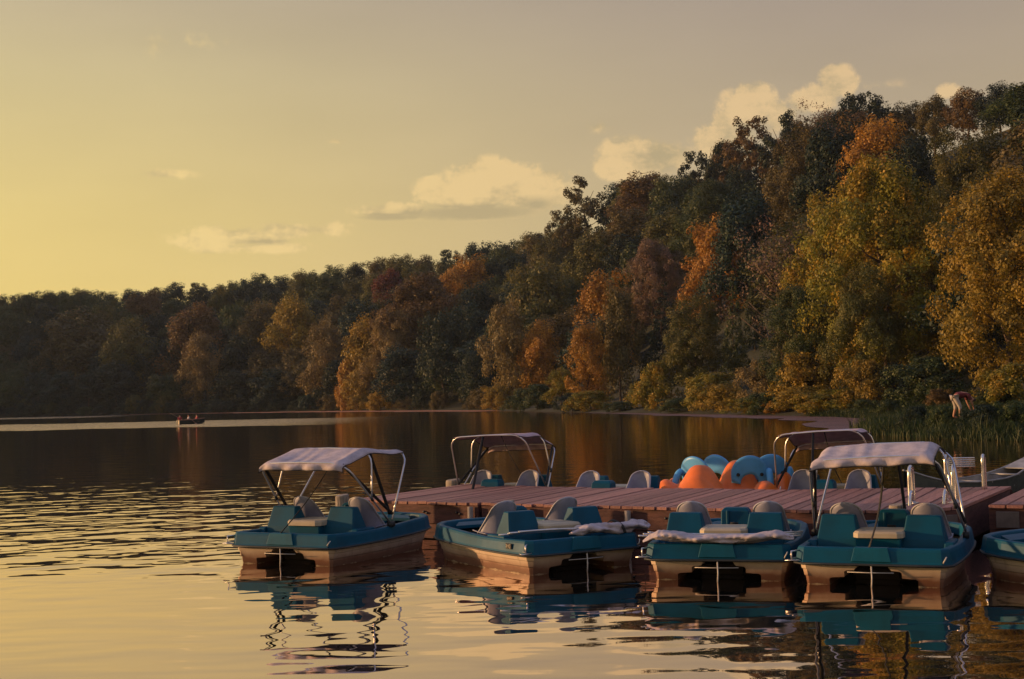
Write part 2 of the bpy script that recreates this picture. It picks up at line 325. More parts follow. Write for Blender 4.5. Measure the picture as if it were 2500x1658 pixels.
def water_mat():
    m = bpy.data.materials.new('lake_water'); m.use_nodes = True; nt = m.node_tree; nt.nodes.clear()
    out = nd(nt, 'ShaderNodeOutputMaterial'); tc = nd(nt, 'ShaderNodeTexCoord'); P = tc.outputs['Object']
    sep = nd(nt, 'ShaderNodeSeparateXYZ'); nt.links.new(P, sep.inputs[0]); X, Y = sep.outputs[0], sep.outputs[1]
    def noise(sx, sy, detail, rough=.5, off=0.0, dist=0.0):
        mp = nd(nt, 'ShaderNodeMapping'); mp.inputs['Scale'].default_value = (sx, sy, 1); mp.inputs['Location'].default_value = (off, off * .7, 0); nt.links.new(P, mp.inputs[0])
        n = nd(nt, 'ShaderNodeTexNoise'); setin(n, Scale=1.0, Detail=detail, Roughness=rough, Distortion=dist); nt.links.new(mp.outputs[0], n.inputs[0]); return n.outputs[0]
    # slow swell, everywhere and glassy close by
    swell = math_n(nt, 'MULTIPLY', noise(.75, 1.5, 1.5, .4, 3), .014)
    ripple = noise(.85, .95, 2.0, .42, 11, .2)
    # the rippled stretch: between about 17 and 45 m out, open water first
    rm = math_n(nt, 'MULTIPLY', smooth(nt, Y, 15.5, 21), math_n(nt, 'SUBTRACT', 1.0, math_n(nt, 'MULTIPLY', smooth(nt, Y, 26, 50), .94)))
    rm = math_n(nt, 'MULTIPLY', rm, math_n(nt, 'SUBTRACT', 1.0, math_n(nt, 'MULTIPLY', smooth(nt, X, -1.5, 4.0), .65)))
    ripple = math_n(nt, 'ADD', ripple, math_n(nt, 'MULTIPLY', noise(2.3, 2.6, 1.0, .4, 21), .22))
    rip = math_n(nt, 'MULTIPLY', math_n(nt, 'MULTIPLY', ripple, rm), .046)
    fine = math_n(nt, 'MULTIPLY', math_n(nt, 'MULTIPLY', noise(2.2, 6.5, 2, .5, 5), smooth(nt, Y, 24, 60)), .0022)
    h = math_n(nt, 'ADD', math_n(nt, 'ADD', swell, rip), fine)
    # cat's paws: wind-roughened bands far out
    e = math_n(nt, 'MULTIPLY', math_n(nt, 'SUBTRACT', noise(.05, .02, 3, .6, 2), .5), 26)
    yy = math_n(nt, 'ADD', math_n(nt, 'ADD', Y, e), math_n(nt, 'MULTIPLY', X, .12))
    b1 = math_n(nt, 'MULTIPLY', smooth(nt, yy, 136, 141), math_n(nt, 'SUBTRACT', 1.0, smooth(nt, yy, 190, 197)))
    b1 = math_n(nt, 'MULTIPLY', b1, math_n(nt, 'SUBTRACT', 1.0, smooth(nt, X, -30, -9)))
    b2 = math_n(nt, 'MULTIPLY', smooth(nt, yy, 292, 300), math_n(nt, 'SUBTRACT', 1.0, smooth(nt, yy, 345, 360)))
    b2 = math_n(nt, 'MULTIPLY', b2, math_n(nt, 'SUBTRACT', 1.0, smooth(nt, X, -96, -84)))
    wind = math_n(nt, 'MAXIMUM', b1, b2)
    hw = math_n(nt, 'MULTIPLY', math_n(nt, 'MULTIPLY', noise(1.1, 1.6, 2, .55, 9), wind), .16)
    h = math_n(nt, 'ADD', h, hw)
    bp = nd(nt, 'ShaderNodeBump'); bp.inputs['Strength'].default_value = 1.0; bp.inputs['Distance'].default_value = 1.0; nt.links.new(h, bp.inputs['Height'])
    gl = nd(nt, 'ShaderNodeBsdfGlossy'); gl.inputs['Color'].default_value = (1.0, .86, .80, 1); nt.links.new(bp.outputs[0], gl.inputs['Normal'])
    rr = math_n(nt, 'MULTIPLY_ADD', wind, .10, .012); rr = math_n(nt, 'ADD', rr, math_n(nt, 'MULTIPLY', smooth(nt, Y, 40, 160), .035)); nt.links.new(rr, gl.inputs['Roughness'])
    df = nd(nt, 'ShaderNodeBsdfDiffuse'); df.inputs['Color'].default_value = (.012, .014, .012, 1)
    lw = nd(nt, 'ShaderNodeLayerWeight'); lw.inputs['Blend'].default_value = .5; nt.links.new(bp.outputs[0], lw.inputs['Normal'])
    fac = math_n(nt, 'MULTIPLY_ADD', math_n(nt, 'POWER', lw.outputs['Facing'], 1.4), .93, .04, clamp=True)
    mx = nd(nt, 'ShaderNodeMixShader'); nt.links.new(fac, mx.inputs[0]); nt.links.new(df.outputs[0], mx.inputs[1]); nt.links.new(gl.outputs[0], mx.inputs[2])
    nt.links.new(mx.outputs[0], out.inputs[0]); return m
def flat(name, pts, z, m, kind):
    me = bpy.data.meshes.new(name); me.from_pydata([(x, y, z) for x, y in pts], [], [tuple(range(len(pts)))]); me.materials.append(m)
    o = bpy.data.objects.new(name, me); C.objects.link(o); return tag(o, kind=kind)
w = flat('lake_water', [(-900, -200), (700, -200), (700, 700), (-900, 700)], 0, water_mat(), 'structure')

def algae_mat(name, c1, c2):
    m = bpy.data.materials.new(name); m.use_nodes = True; nt = m.node_tree; b = nt.nodes['Principled BSDF']
    tc = nd(nt, 'ShaderNodeTexCoord'); n = nd(nt, 'ShaderNodeTexNoise'); setin(n, Scale=.35, Detail=6.0); nt.links.new(tc.outputs['Object'], n.inputs[0])
    nt.links.new(mixc(nt, smooth(nt, n.outputs[0], .35, .7), c1, c2), b.inputs['Base Color']); b.inputs['Roughness'].default_value = .55
    bp = nd(nt, 'ShaderNodeBump'); bp.inputs['Distance'].default_value = .25; n2 = nd(nt, 'ShaderNodeTexNoise'); setin(n2, Scale=6.0, Detail=3.0)
    nt.links.new(tc.outputs['Object'], n2.inputs[0]); nt.links.new(n2.outputs[0], bp.inputs['Height']); nt.links.new(bp.outputs[0], b.inputs['Normal'])
    return m
def algae(name, offs, m, label):
    """floating weed along a stretch of shore; offs = list of (shore x, y, width towards the lake)"""
    inner, outer = [], []
    pts = []
    for i in range(len(offs) - 1):
        for k in range(10):
            t = k / 10; a, b = offs[i], offs[i + 1]; pts.append(tuple(a[j] * (1 - t) + b[j] * t for j in range(3)))
    pts.append(offs[-1])
    for i, (x, y, wd) in enumerate(pts):
        a = Vector(pts[max(i - 1, 0)][:2]); b = Vector(pts[min(i + 1, len(pts) - 1)][:2]); d = (b - a).normalized(); nrm = Vector((d.y, -d.x))
        if float(sdist(x + nrm.x * 4, y + nrm.y * 4)[0]) > float(sdist(x - nrm.x * 4, y - nrm.y * 4)[0]): nrm = -nrm
        wv = wd * (1 + .3 * mn.noise(Vector((x * .15, y * .15, 0))))
        inner.append((x - nrm.x * 1.5, y - nrm.y * 1.5, .012)); outer.append((x + nrm.x * wv, y + nrm.y * wv, .012))
    mb = MB(); mb.loft([inner, outer], closed=False); me = mb.mesh(name); me.materials.append(m)
    o = bpy.data.objects.new(name, me); C.objects.link(o); return tag(o, label, None, None, 'stuff')
algae('floating_algae', [(-105, 388, 3), (-62, 358, 11), (-48, 345, 16), (-38, 332, 14), (-22, 300, 12), (-6, 263, 9), (-2, 243, 4)], algae_mat('salmon_algae', (.55, .23, .12), (.40, .17, .11)),
      'salmon pink floating weed along the foot of the wooded point')
algae('floating_algae', [(10, 188, 1.0), (16.3, 166, 3), (20, 148, 4.5), (24, 131, 5.5), (27, 118, 6), (26, 104, 4.5), (21, 86, 3), (18.4, 72, 1)], algae_mat('mauve_algae', (.17, .085, .085), (.12, .06, .06)),
      'mauve brown floating weed below the gold shrubs of the near bank')

def haze():
    mb = MB(); mb.box(-1150, 950, -210, 1150, -3.2, 118); me = mb.mesh('haze', False); m = bpy.data.materials.new('thin_air'); m.use_nodes = True; nt = m.node_tree; nt.nodes.clear()
    out = nd(nt, 'ShaderNodeOutputMaterial'); v = nd(nt, 'ShaderNodeVolumePrincipled'); v.inputs['Color'].default_value = (.72, .84, 1.0, 1); v.inputs['Density'].default_value = HAZE; v.inputs['Anisotropy'].default_value = .2
    nt.links.new(v.outputs[0], out.inputs['Volume']); me.materials.append(m); o = bpy.data.objects.new('haze', me); C.objects.link(o); tag(o, kind='stuff')
HAZE = 0.00009
if HAZE: haze()

# ---------------------------------------------------------------- pedal boats
HALF = [(0, 0), (.19, 0), (.44, 0), (.685, .0), (.77, .08), (.79, .3), (.81, .6), (.825, .95), (.825, 1.3), (.82, 1.75), (.795, 2.1), (.715, 2.34), (.57, 2.50), (.36, 2.58), (.15, 2.61), (0, 2.615)]
OUT = HALF + [(-x, y) for x, y in HALF[-2:0:-1]]
def offset(poly, d):
    n = len(poly); r = []
    for i in range(n):
        a, b, c = Vector(poly[i - 1]), Vector(poly[i]), Vector(poly[(i + 1) % n])
        n1 = (b - a).normalized(); n2 = (c - b).normalized(); nn = Vector((-(n1.y + n2.y), n1.x + n2.x)).normalized()
        k = 1 / max(.5, math.sqrt(max(.01, (1 + n1.dot(n2)) / 2)))
        r.append((b.x + nn.x * d * k, b.y + nn.y * d * k))
    return r
def ring(d, z, sheer=.05): return [(x, y, z + sheer * (max(y, 0) / 2.35) ** 2) for x, y in offset(OUT, d)]
def hull_fn():
    mb = MB(); levels = [(.035, .262), (.05, .18), (.062, .178), (.075, .10), (.087, .098), (.10, .0), (.14, -.16)]
    n = len(OUT); rings = [ring(d, z, .05 if z > .2 else .03) for d, z in levels]
    # sides: every segment that is not part of the stern face (indices -3..3)
    idx = list(range(3, n - 2))
    mb.loft([[r[i] for i in idx] for r in rings], closed=False)
    # stern faces with the stepped tunnel for the paddle wheel
    prof = [(.13, .262), (.185, .178), (.265, .172), (.285, .155), (.285, .095), (.42, .085), (.44, .068), (.44, -.16)]
    for s in (1, -1):
        outer = [rings[k][3 if s == 1 else n - 3] for k in range(len(levels))]
        yv = {round(p[2], 3): p[1] for p in outer}
        def yat(z): 
            for k in range(len(outer) - 1):
                if outer[k][2] >= z >= outer[k + 1][2]:
                    t = (outer[k][2] - z) / (outer[k][2] - outer[k + 1][2] + 1e-9); return outer[k][1] * (1 - t) + outer[k + 1][1] * t
            return outer[-1][1]
        face = [(p[0], p[1], p[2]) for p in outer] + [(s * x, yat(z), z) for x, z in reversed(prof)]
        mb.add(face, [tuple(range(len(face)))])
        near = [(s * x, yat(z), z) for x, z in prof]; far = [(s * x, .7, z) for x, z in prof]
        mb.loft([near, far], closed=False)
    return mb
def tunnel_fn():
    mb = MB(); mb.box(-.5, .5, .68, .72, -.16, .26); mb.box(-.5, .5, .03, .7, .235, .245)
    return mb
def wheel_fn():
    mb = MB()
    for k in range(6):
        a = k * PI / 3 + .2; c, s = math.cos(a), math.sin(a)
        mb.hexa([(-.22, .42 + c * .03 - s * .01, .02 + s * .03 + c * .01), (.22, .42 + c * .03 - s * .01, .02 + s * .03 + c * .01), (.22, .42 + c * .03 + s * .01, .02 + s * .03 - c * .01), (-.22, .42 + c * .03 + s * .01, .02 + s * .03 - c * .01)],
                [(-.22, .42 + c * .19 - s * .01, .02 + s * .19 + c * .01), (.22, .42 + c * .19 - s * .01, .02 + s * .19 + c * .01), (.22, .42 + c * .19 + s * .01, .02 + s * .19 - c * .01), (-.22, .42 + c * .19 + s * .01, .02 + s * .19 - c * .01)])
    return mb
def deck_fn():
    mb = MB()
    prof = [(.03, .258), (-.012, .262), (-.004, .285), (.012, .40), (.022, .43), (.035, .437), (.088, .437), (.10, .425), (.125, .31)]
    rings = [ring(d, z, .05) for d, z in prof]
    # lower the rim amidships a touch, as moulded
    rings = [[(x, y, z - (.02 * math.sin(PI * min(max((y - .2) / 1.6, 0), 1)) if z > .39 else 0)) for x, y, z in r] for r in rings]
    mb.loft(rings, closed=True); n = len(OUT)
    mb.add([(x, y, .305) for x, y, z in rings[-1]], [tuple(range(n))])
    mb.box(-.13, .13, 1.0, 2.3, .30, .40)                 # centre tunnel between the footwells
    mb.hexa([(-.5, 2.2, .40), (.5, 2.2, .40), (.33, 2.44, .40), (-.33, 2.44, .40)], [(-.5, 2.2, .445), (.5, 2.2, .445), (.33, 2.44, .47), (-.33, 2.44, .47)])
    return mb
def stern_panel_fn():
    mb = MB(); mb.hexa([(-.20, -.022, .285), (.20, -.022, .285), (.20, .03, .285), (-.20, .03, .285)], [(-.165, -.004, .442), (.165, -.004, .442), (.165, .09, .442), (-.165, .09, .442)])
    return mb
def rear_seat_fn():
    mb = MB()
    # back, leaning, wide at foot; then the low pan with raised flank
    b = [(-.245, .58, .31), (.245, .58, .31), (.245, .93, .31), (-.245, .93, .31)]; m1 = [(-.215, .60, .47), (.215, .60, .47), (.215, .90, .47), (-.215, .90, .47)]
    t = [(-.175, .68, .745), (.175, .68, .745), (.17, .80, .745), (-.17, .80, .745)]
    mb.loft([b, m1, t], True, False, True)
    mb.hexa([(-.23, .24, .30), (.23, .24, .30), (.23, .60, .30), (-.23, .60, .30)], [(-.21, .27, .355), (.21, .27, .355), (.215, .60, .335), (-.215, .60, .335)])
    return mb
def flank_fn():
    mb = MB(); mb.hexa([(-.06, .50, .30), (.06, .50, .30), (.06, .98, .30), (-.06, .98, .30)], [(-.05, .56, .455), (.05, .56, .455), (.05, .95, .455), (-.05, .95, .455)]); return mb
def bucket_fn():
    mb = MB(); nu, nv = 15, 26; vs = []; fs = []
    for j in range(nv):
        v = math.sin(PI / 2 * j / (nv - 1)) ** .8; z = .33 + .52 * v; 
        wv = (.225 - .075 * v) * (math.sqrt(max(0.0, 1 - max(0, (v - .74) / .26) ** 2.8)) if v < 1 else .10)
        wv = max(wv, .035)
        for i in range(nu):
            u = -1 + 2 * i / (nu - 1)
            y = 1.12 - .10 * v + (abs(u) ** 2.4) * (.30 * (1 - v) ** 1.1 + .03)
            vs.append((u * wv, y, z))
    for j in range(nv - 1):
        for i in range(nu - 1): a = j * nu + i; fs.append((a, a + 1, a + nu + 1, a + nu))
    mb.add(vs, fs)
    # seat pan
    vs = []; fs = []
    for j in range(7):
        v = j / 6
        for i in range(9):
            u = -1 + 2 * i / 8; vs.append((u * (.235 - .02 * v), 1.13 + .36 * v, .385 + .05 * abs(u) ** 3 + .02 * v * v))
    for j in range(6):
        for i in range(8): a = j * 9 + i; fs.append((a, a + 1, a + 10, a + 9))
    mb.add(vs, fs)
    return mb
def bucket_rim_fn():
    pts = []
    for s in (-1, 1):
        seq = []
        for j in range(26):
            v = math.sin(PI / 2 * j / 25) ** .8; z = .33 + .52 * v; wv = (.225 - .075 * v) * (math.sqrt(max(0.0, 1 - max(0, (v - .74) / .26) ** 2.8)) if v < 1 else .10); wv = max(wv, .035)
            seq.append((s * wv, 1.12 - .10 * v + .30 * (1 - v) ** 1.1 + .03 - .012 * 1, z))
        pts += seq if s == -1 else seq[::-1]
    mb = MB(); mb.tube(pts, .011, 6); return mb
def pedestal_fn():
    mb = MB(); mb.box(-.15, .15, 1.16, 1.42, .30, .39); return mb
def cooler_fn():
    mb = MB(); mb.hexa([(-.22, .50, .30), (.22, .50, .30), (.22, .98, .30), (-.22, .98, .30)], [(-.235, .47, .495), (.235, .47, .495), (.235, .98, .495), (-.235, .98, .495)]); return mb
def lid_fn():
    mb = MB(); o = [(-.20, .44), (.20, .44), (.255, .50), (.255, .93), (.20, .98), (-.20, .98), (-.255, .93), (-.255, .50)]
    mb.loft([[(x, y, .497) for x, y in o], [(x, y, .55) for x, y in o], [(x * .93, .71 + (y - .71) * .93, .573) for x, y in o]], True, True, False)
    i = [(x * .72, .71 + (y - .71) * .72) for x, y in o]
    mb.loft([[(x * .93, .71 + (y - .71) * .93, .573) for x, y in o], [(x, y, .573) for x, y in i], [(x * .97, .71 + (y - .71) * .97, .567) for x, y in i]], True, False, True); return mb
def console_fn():
    mb = MB(); mb.loft([[(-.17, 1.52, .38), (.17, 1.52, .38), (.17, 1.86, .38), (-.17, 1.86, .38)], [(-.165, 1.55, .68), (.165, 1.55, .68), (.16, 1.78, .68), (-.16, 1.78, .68)], [(-.13, 1.58, .725), (.13, 1.58, .725), (.125, 1.74, .725), (-.125, 1.74, .725)]], True, False, True)
    mb.box(-.105, -.06, 1.525, 1.56, .40, .70); return mb
def lever_fn():
    mb = MB(); mb.tube([(0.0, 1.52, .50), (0.0, 1.46, .53)], .012, 6); mb.tube([(-.045, 1.455, .535), (.045, 1.455, .535)], .016, 8); return mb
def rudder_fn():
    mb = MB(); mb.tube([(0.0, -.012, .26), (0.005, -.014, .1), (-.01, -.014, -.15)], .0075, 8); return mb
def tie_fn():
    mb = MB(); mb.tube([(-.24, -.008, .165), (0, -.016, .163), (.22, -.008, .166)], .005, 6); return mb
def bumper_fn():
    mb = MB(); rings = [ring(d, z, .05) for d, z in [(.0, .232), (-.026, .240), (-.030, .252), (-.018, .264), (.004, .2635), (.0, .232)]]; mb.loft(rings, True); return mb
def handle_fn():
    mb = MB(); mb.tube([(-.765, .10, .30), (-.80, -.01, .30), (-.80, -.01, .385), (-.74, .06, .39)], .010, 6)
    mb.tube([(-.72, .0, .285), (-.86, -.03, .282), (-.84, .06, .283)], .008, 6); return mb
def grab_fn():
    mb = MB(); mb.tube([(.70, -.004, .285), (.705, -.03, .30), (.725, -.018, .34), (.73, -.0, .355)], .007, 6); return mb
def plate_fn():
    mb = MB(); mb.box(-.807, -.796, .30, .42, .315, .385); return mb
def marks_fn():
    mb = MB()
    for k, (a, b, c, d) in enumerate([(.315, .32, .33, .37), (.315, .335, .328, .333), (.315, .335, .367, .372), (.345, .351, .335, .37), (.358, .376, .35, .356), (.383, .389, .335, .37), (.395, .41, .335, .341), (.395, .41, .36, .366)]):
        mb.box(-.8115, -.8065, a, b, c, d)
    return mb

PIV = (.80, 1.25, .46)      # where the canopy bows pivot on the rim
def hoop_path(y, z, hw=.65, y0=None, z0=None, x0=None):
    x0 = x0 or PIV[0]; y0 = PIV[1] if y0 is None else y0; z0 = PIV[2] if z0 is None else z0; r = .19; pts = []
    A = Vector((x0, y0, z0)); T = Vector((hw, y, z)); d = (T - A).normalized()
    k = T - d * r * 1.15
    right = [A + (k - A) * t for t in (0, .5, .85, 1.0)]
    for a in (20, 45, 70, 90):
        a = math.radians(a); right.append(k.lerp(T, math.sin(a)) + Vector((-(1 - math.cos(a)) * r, 0, 0)))
    left = [Vector((-p.x, p.y, p.z)) for p in right[::-1]]
    return right + [Vector((0, y, z + .012))] + left
RY, RZ = .44, 1.37; MY, MZ = 1.17, 1.54; FY, FZ = 1.92, 1.47
def hoop(which):
    mb = MB()
    if which == 'rear': mb.tube(hoop_path(RY, RZ), .0125, 8)
    if which == 'mid':   # branches off the rear bow
        t = .42; a = Vector(PIV).lerp(Vector((.65, RY, RZ)), t); mb.tube(hoop_path(MY - .12, MZ, y0=a.y, z0=a.z, x0=a.x), .0115, 8)
    if which == 'front': mb.tube(hoop_path(FY, FZ, y0=PIV[1] + .02, z0=PIV[2] + .06), .0125, 8)
    return mb
def foot_fn(s): return MB().box(s * .80 - .03, s * .80 + .03, 1.20, 1.30, .425, .50)
def clamp_fn(s):
    a = Vector((s * .80, 1.25, .46)).lerp(Vector((s * .65, RY, RZ)), .42); return MB().tube([a - Vector((0, .02, -.03)), a + Vector((0, .02, -.03))], .02, 8)
def canopy_fn(seed=0):
    ny, nx = 34, 56; vs = []; fs = []
    key = [(-.0, RY - .03, RZ - .095), (.08, RY - .035, RZ - .05), (.14, RY - .01, RZ + .005), (.20, RY + .05, RZ + .04), (.50, (RY + MY) / 2 - .07, (RZ + MZ) / 2 + .02), (.72, MY - .13, MZ + .014), (.80, MY, MZ + .01), (.92, (MY + FY) / 2 + .1, (MZ + FZ) / 2 - .02), (1.0, FY, FZ + .015)]
    def prof(t):
        for i in range(len(key) - 1):
            if key[i][0] <= t <= key[i + 1][0]:
                k = (t - key[i][0]) / (key[i + 1][0] - key[i][0]); return key[i][1] * (1 - k) + key[i + 1][1] * k, key[i][2] * (1 - k) + key[i + 1][2] * k
        return key[-1][1:]
    for j in range(ny):
        t = j / (ny - 1); y, z = prof(t)
        for i in range(nx):
            u = -1 + 2 * i / (nx - 1)
            hw = .64 if t < .85 else .64 - .05 * (t - .85) / .15
            xx = u * hw * (1 - .03 * math.sin(PI * t) * abs(u))
            edge = max(0, abs(u) - .80) / .20
            dz = -.085 * edge ** 2 * (0.4 + .6 * math.sin(PI * min(1, max(0, t))))
            wr = .0045 * math.sin(u * 17 + seed + 1.5 * math.sin(u * 5 + t * 2)) * (.35 + .65 * math.sin(PI * min(1, t * 1.2))) + .014 * mn.noise(Vector((u * 2 + seed, t * 3, seed)))
            sag = -.045 * math.sin(PI * min(1, max(0, (t - .14) / .58))) * (1 - u * u)
            yy = y + (.02 * math.sin(u * 13 + seed) if t < .12 else 0) + .006 * mn.noise(Vector((u * 6, t * 9, seed + 3)))
            vs.append((xx, yy, z + dz + wr + sag))
    for j in range(ny - 1):
        for i in range(nx - 1): a = j * nx + i; fs.append((a, a + 1, a + nx + 1, a + nx))
    mb = MB(); mb.add(vs, fs); return mb
def edging_fn(seed=0):
    c = canopy_fn(seed).v; nx, ny = 56, 34; mb = MB()
    for i in (0, nx - 1): mb.tube([Vector(c[j * nx + i]) + Vector((0, 0, -.006)) for j in range(0, ny, 1)], .007, 5)
    mb.tube([Vector(c[i]) + Vector((0, 0, -.004)) for i in range(0, nx)], .006, 5); return mb
def strap(a, b, sag=0.03, w=.014): 
    mb = MB(); a, b = Vector(a), Vector(b); pts = [a.lerp(b, t) + Vector((sag * math.sin(PI * t), -sag * math.sin(PI * t), -sag * math.sin(PI * t))) for t in [k / 12 for k in range(13)]]
    mb.tube(pts, .01, 6, flat=(w * 1.5, .006)); return mb
def open_canopy(root, seed, tilt=(0, 0, 0), straps=True, key='c'):
    piv = bpy.data.objects.new('canopy', canopy_fn(seed).mesh('canopy')); C.objects.link(piv); piv.parent = root; piv.data.materials.append(M_CLOTHP if seed in (3, 8) else M_CLOTH)
    # tilt about the pivots of the bows
    T = Matrix.Translation(Vector((0, 1.25, .46))) @ Matrix.Rotation(tilt[0], 4, 'X') @ Matrix.Rotation(tilt[1], 4, 'Y') @ Matrix.Translation(-Vector((0, 1.25, .46)))
    piv.matrix_local = T
    md = piv.modifiers.new('s', 'SOLIDIFY'); md.thickness = .005
    e = part('edge_binding', None, lambda: edging_fn(seed), M_BLACK, piv)
    for wh in ('rear', 'mid', 'front'):
        o = part('canopy_bow', 'hoop' + wh, lambda: hoop(wh), M_ALU, root); o.matrix_local = T
    for s in (-1, 1): part('bow_foot', 'foot%d' % s, lambda: foot_fn(s), M_RUB, root); part('bow_clamp', 'clamp%d' % s, lambda: clamp_fn(s), M_RUB, root)
    def tv(p): return T @ Vector(p)
    if straps:
        for s in (1, -1): part('strap', None, lambda: strap(tv((s * .60, RY + .03, RZ - .02)), (s * .80, 1.29, .60), .005), M_BLACK, root)
        part('strap', None, lambda: strap(tv((.0, MY + .12, MZ - .03)), (-.02, .03, .44), .05, .016), M_BLACK, root)
        part('strap', None, lambda: strap(tv((.05, FY, FZ - .01)), (.02, 2.46, .46), .01, .016), M_BLACK, root)
def bundle_fn(pts, r, seed):
    mb = MB(); P = curve(pts, 22); rings = []; n = 24
    for i, p in enumerate(P):
        t = i / (len(P) - 1); env = min(1, 5 * t + .22) * min(1, 5 * (1 - t) + .35)
        rr = []
        d = (P[min(i + 1, len(P) - 1)] - P[max(i - 1, 0)]).normalized(); up = Vector((0, 0, 1)); sd = d.cross(up).normalized()
        for j in range(n):
            a = 2 * PI * j / n; k = r * env * (1 + .5 * mn.noise(Vector((math.cos(a) * 1.1 + seed, math.sin(a) * 1.1, t * 9))) + .16 * math.sin(3 * a + t * 14 + seed) + .30 * abs(mn.noise(Vector((math.cos(a) * 2.2 + seed, math.sin(a) * 2.2, t * 22)))) - .1)
            rr.append(p + sd * math.cos(a) * k * 1.55 + up * math.sin(a) * k * .72)
        rings.append(rr)
    mb.loft(rings, True, True, True); return mb
def folded_canopy(root, kind):
    if kind == 2:
        cl = part('folded_canopy', None, lambda: bundle_fn([(-.12, .13, .475), (.15, .14, .52), (.5, .12, .50), (.80, .16, .52), (.99, .20, .50)], .085, 4), M_CLOTH, root, label='grey pink canvas rolled up over the stern')
        for k in range(4): part('canopy_bow', None, lambda: MB().tube(curve([(-.82 + .05 * (k % 2), .55 - .12 * k, .475 + .022 * k), (-.4, .40 - .08 * k, .49 + .018 * k), (.0, .24 - .03 * k, .50 + .01 * k)], 5), .0115, 8), M_ALU, root)
        part('strap', None, lambda: MB().tube(curve([(.43, .30, .50), (.46, .16, .60), (.49, .0, .55), (.52, -.03, .45)], 6), .01, 6, flat=(.018, .004)), M_BLACK, root)
    else:
        cl = part('folded_canopy', None, lambda: bundle_fn([(-.80, .05, .46), (-.62, .08, .54), (-.3, .07, .50), (.0, .07, .49), (.3, .08, .50), (.6, .10, .535), (.78, .16, .50)], .075, 9), M_CLOTH, root, label='grey pink canvas rolled across the full width of the stern')
        for k in range(3):
            part('canopy_bow', None, lambda: MB().tube(curve([(-.86 + .06 * k, .12 - .03 * k, .52 + .025 * k), (-.60, .22, .50 + .02 * k), (.2, .26 - .02 * k, .49 + .02 * k), (.84, .42 + .1 * k, .50 + .012 * k)], 5), .0115, 8), M_ALU, root)
        part('strap', None, lambda: MB().tube(curve([(-.10, .02, .46), (.06, -.005, .475), (.22, .0, .455)], 6), .012, 6), M_BLACK, root)

def pedal_boat(loc, head_deg, label, canopy=None, seed=0, tilt=(0, 0, 0), group=None, plate=False, roll=0, faded=False):
    root = empty('pedal_boat', (loc[0], loc[1], 0), -math.radians(head_deg), label, 'pedal boat', group)
    root.rotation_euler = (0, math.radians(roll), -math.radians(head_deg)); root.scale = (1.12, 1.13, 1.0)
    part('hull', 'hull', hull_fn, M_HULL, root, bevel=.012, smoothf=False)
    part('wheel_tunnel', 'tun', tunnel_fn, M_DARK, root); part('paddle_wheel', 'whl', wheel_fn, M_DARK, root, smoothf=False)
    part('deck', 'deck', deck_fn, M_TEAL, root, bevel=.006, smoothf=False)
    part('stern_panel', 'sp', stern_panel_fn, M_TEALF, root, bevel=.006, smoothf=False)
    part('bumper_strip', 'bump', bumper_fn, M_RUB, root)
    for s in (-1, 1):
        part('rear_seat', 'rs', rear_seat_fn, M_TEAL, root, loc=(s * .44, 0, 0), bevel=.025, smoothf=False)
        part('seat_flank', 'fl', flank_fn, M_TEAL, root, loc=(s * .70, 0, 0), bevel=.02, smoothf=False)
        b = part('bucket_seat', 'bk', bucket_fn, M_GREY, root, loc=(s * .43, 0, 0), solid=.012)
        part('seat_rim', 'bkr', bucket_rim_fn, M_RIM, b)
        part('seat_pedestal', 'ped', pedestal_fn, M_TEAL, root, loc=(s * .43, 0, 0), bevel=.01, smoothf=False)
    c = part('cooler_box', 'cool', cooler_fn, M_TEAL, root, bevel=.015, smoothf=False)
    part('lid', 'lid', lid_fn, M_BEIGE, c, bevel=.006, smoothf=False)
    c = part('console', 'cons', console_fn, M_TEAL, root, bevel=.02, smoothf=False); part('steering_lever', 'lev', lever_fn, M_BLACK, c)
    part('rudder_post', 'rud', rudder_fn, M_ROPE, root); part('tie_rod', 'tie', tie_fn, M_ROPE, root)
    part('mooring_loop', 'hand', handle_fn, M_ALU, root); part('grab_hook', 'grab', grab_fn, M_ROPE, root)
    if plate:
        p = part('number_plate', 'pl', plate_fn, M_BLACK, root, bevel=.003, smoothf=False); part('plate_marks', 'plm', marks_fn, M_BEIGE, p, smoothf=False)
    if canopy == 'open': open_canopy(root, seed, tilt)
    elif canopy: folded_canopy(root, canopy)
    return root
GB = 'teal pedal boats moored stern-out along the near side of the dock'
pedal_boat((-3.22, 19.50), 27, 'teal pedal boat with raised pale canopy at the open-water end of the dock', 'open', 1, group=GB)
pedal_boat((.88, 18.12), -30, 'teal pedal boat with folded canvas and loose canopy tubes over its stern', 2, group=GB, plate=True)
pedal_boat((2.36, 16.85), 16, 'teal pedal boat with grey canvas rolled across its whole stern, beside the covered one', 3, group=GB)
pedal_boat((3.98, 16.08), 23, 'teal pedal boat with sagging raised canopy moored before the dock ladder', 'open', 5, tilt=(-.07, -.05, 0), group=GB)
pedal_boat((7.55, 14.75), -34, 'teal pedal boat showing only its bow, moored against the bracketed end section', None, group=GB)
# boats on the far side, bows to the dock
GF = 'teal pedal boats moored bow-in along the far side of the dock'
def far_boat(pa, pb, top, head, **kw):
    m = (wp(pa, top, .84) + wp(pb, top, .84)) / 2; h = math.radians(head)
    return pedal_boat((m.x - math.sin(h) * 1.12, m.y - math.cos(h) * 1.12), head, group=GF, **kw)
far_boat(1187, 1297, 1149, 203, label='teal pedal boat under a slack pink grey canopy beyond the outer dock planks', canopy='open', seed=3, tilt=(.09, .03, 0))
far_boat(1447, 1568, 1151, 203, label='teal pedal boat without a canopy between the covered boat and the orange one')
far_boat(1965, 2100, 1148, 203, label='teal pedal boat with raised canopy between the orange boat and the boarding ladder', canopy='open', seed=8, tilt=(.09, .06, 0))

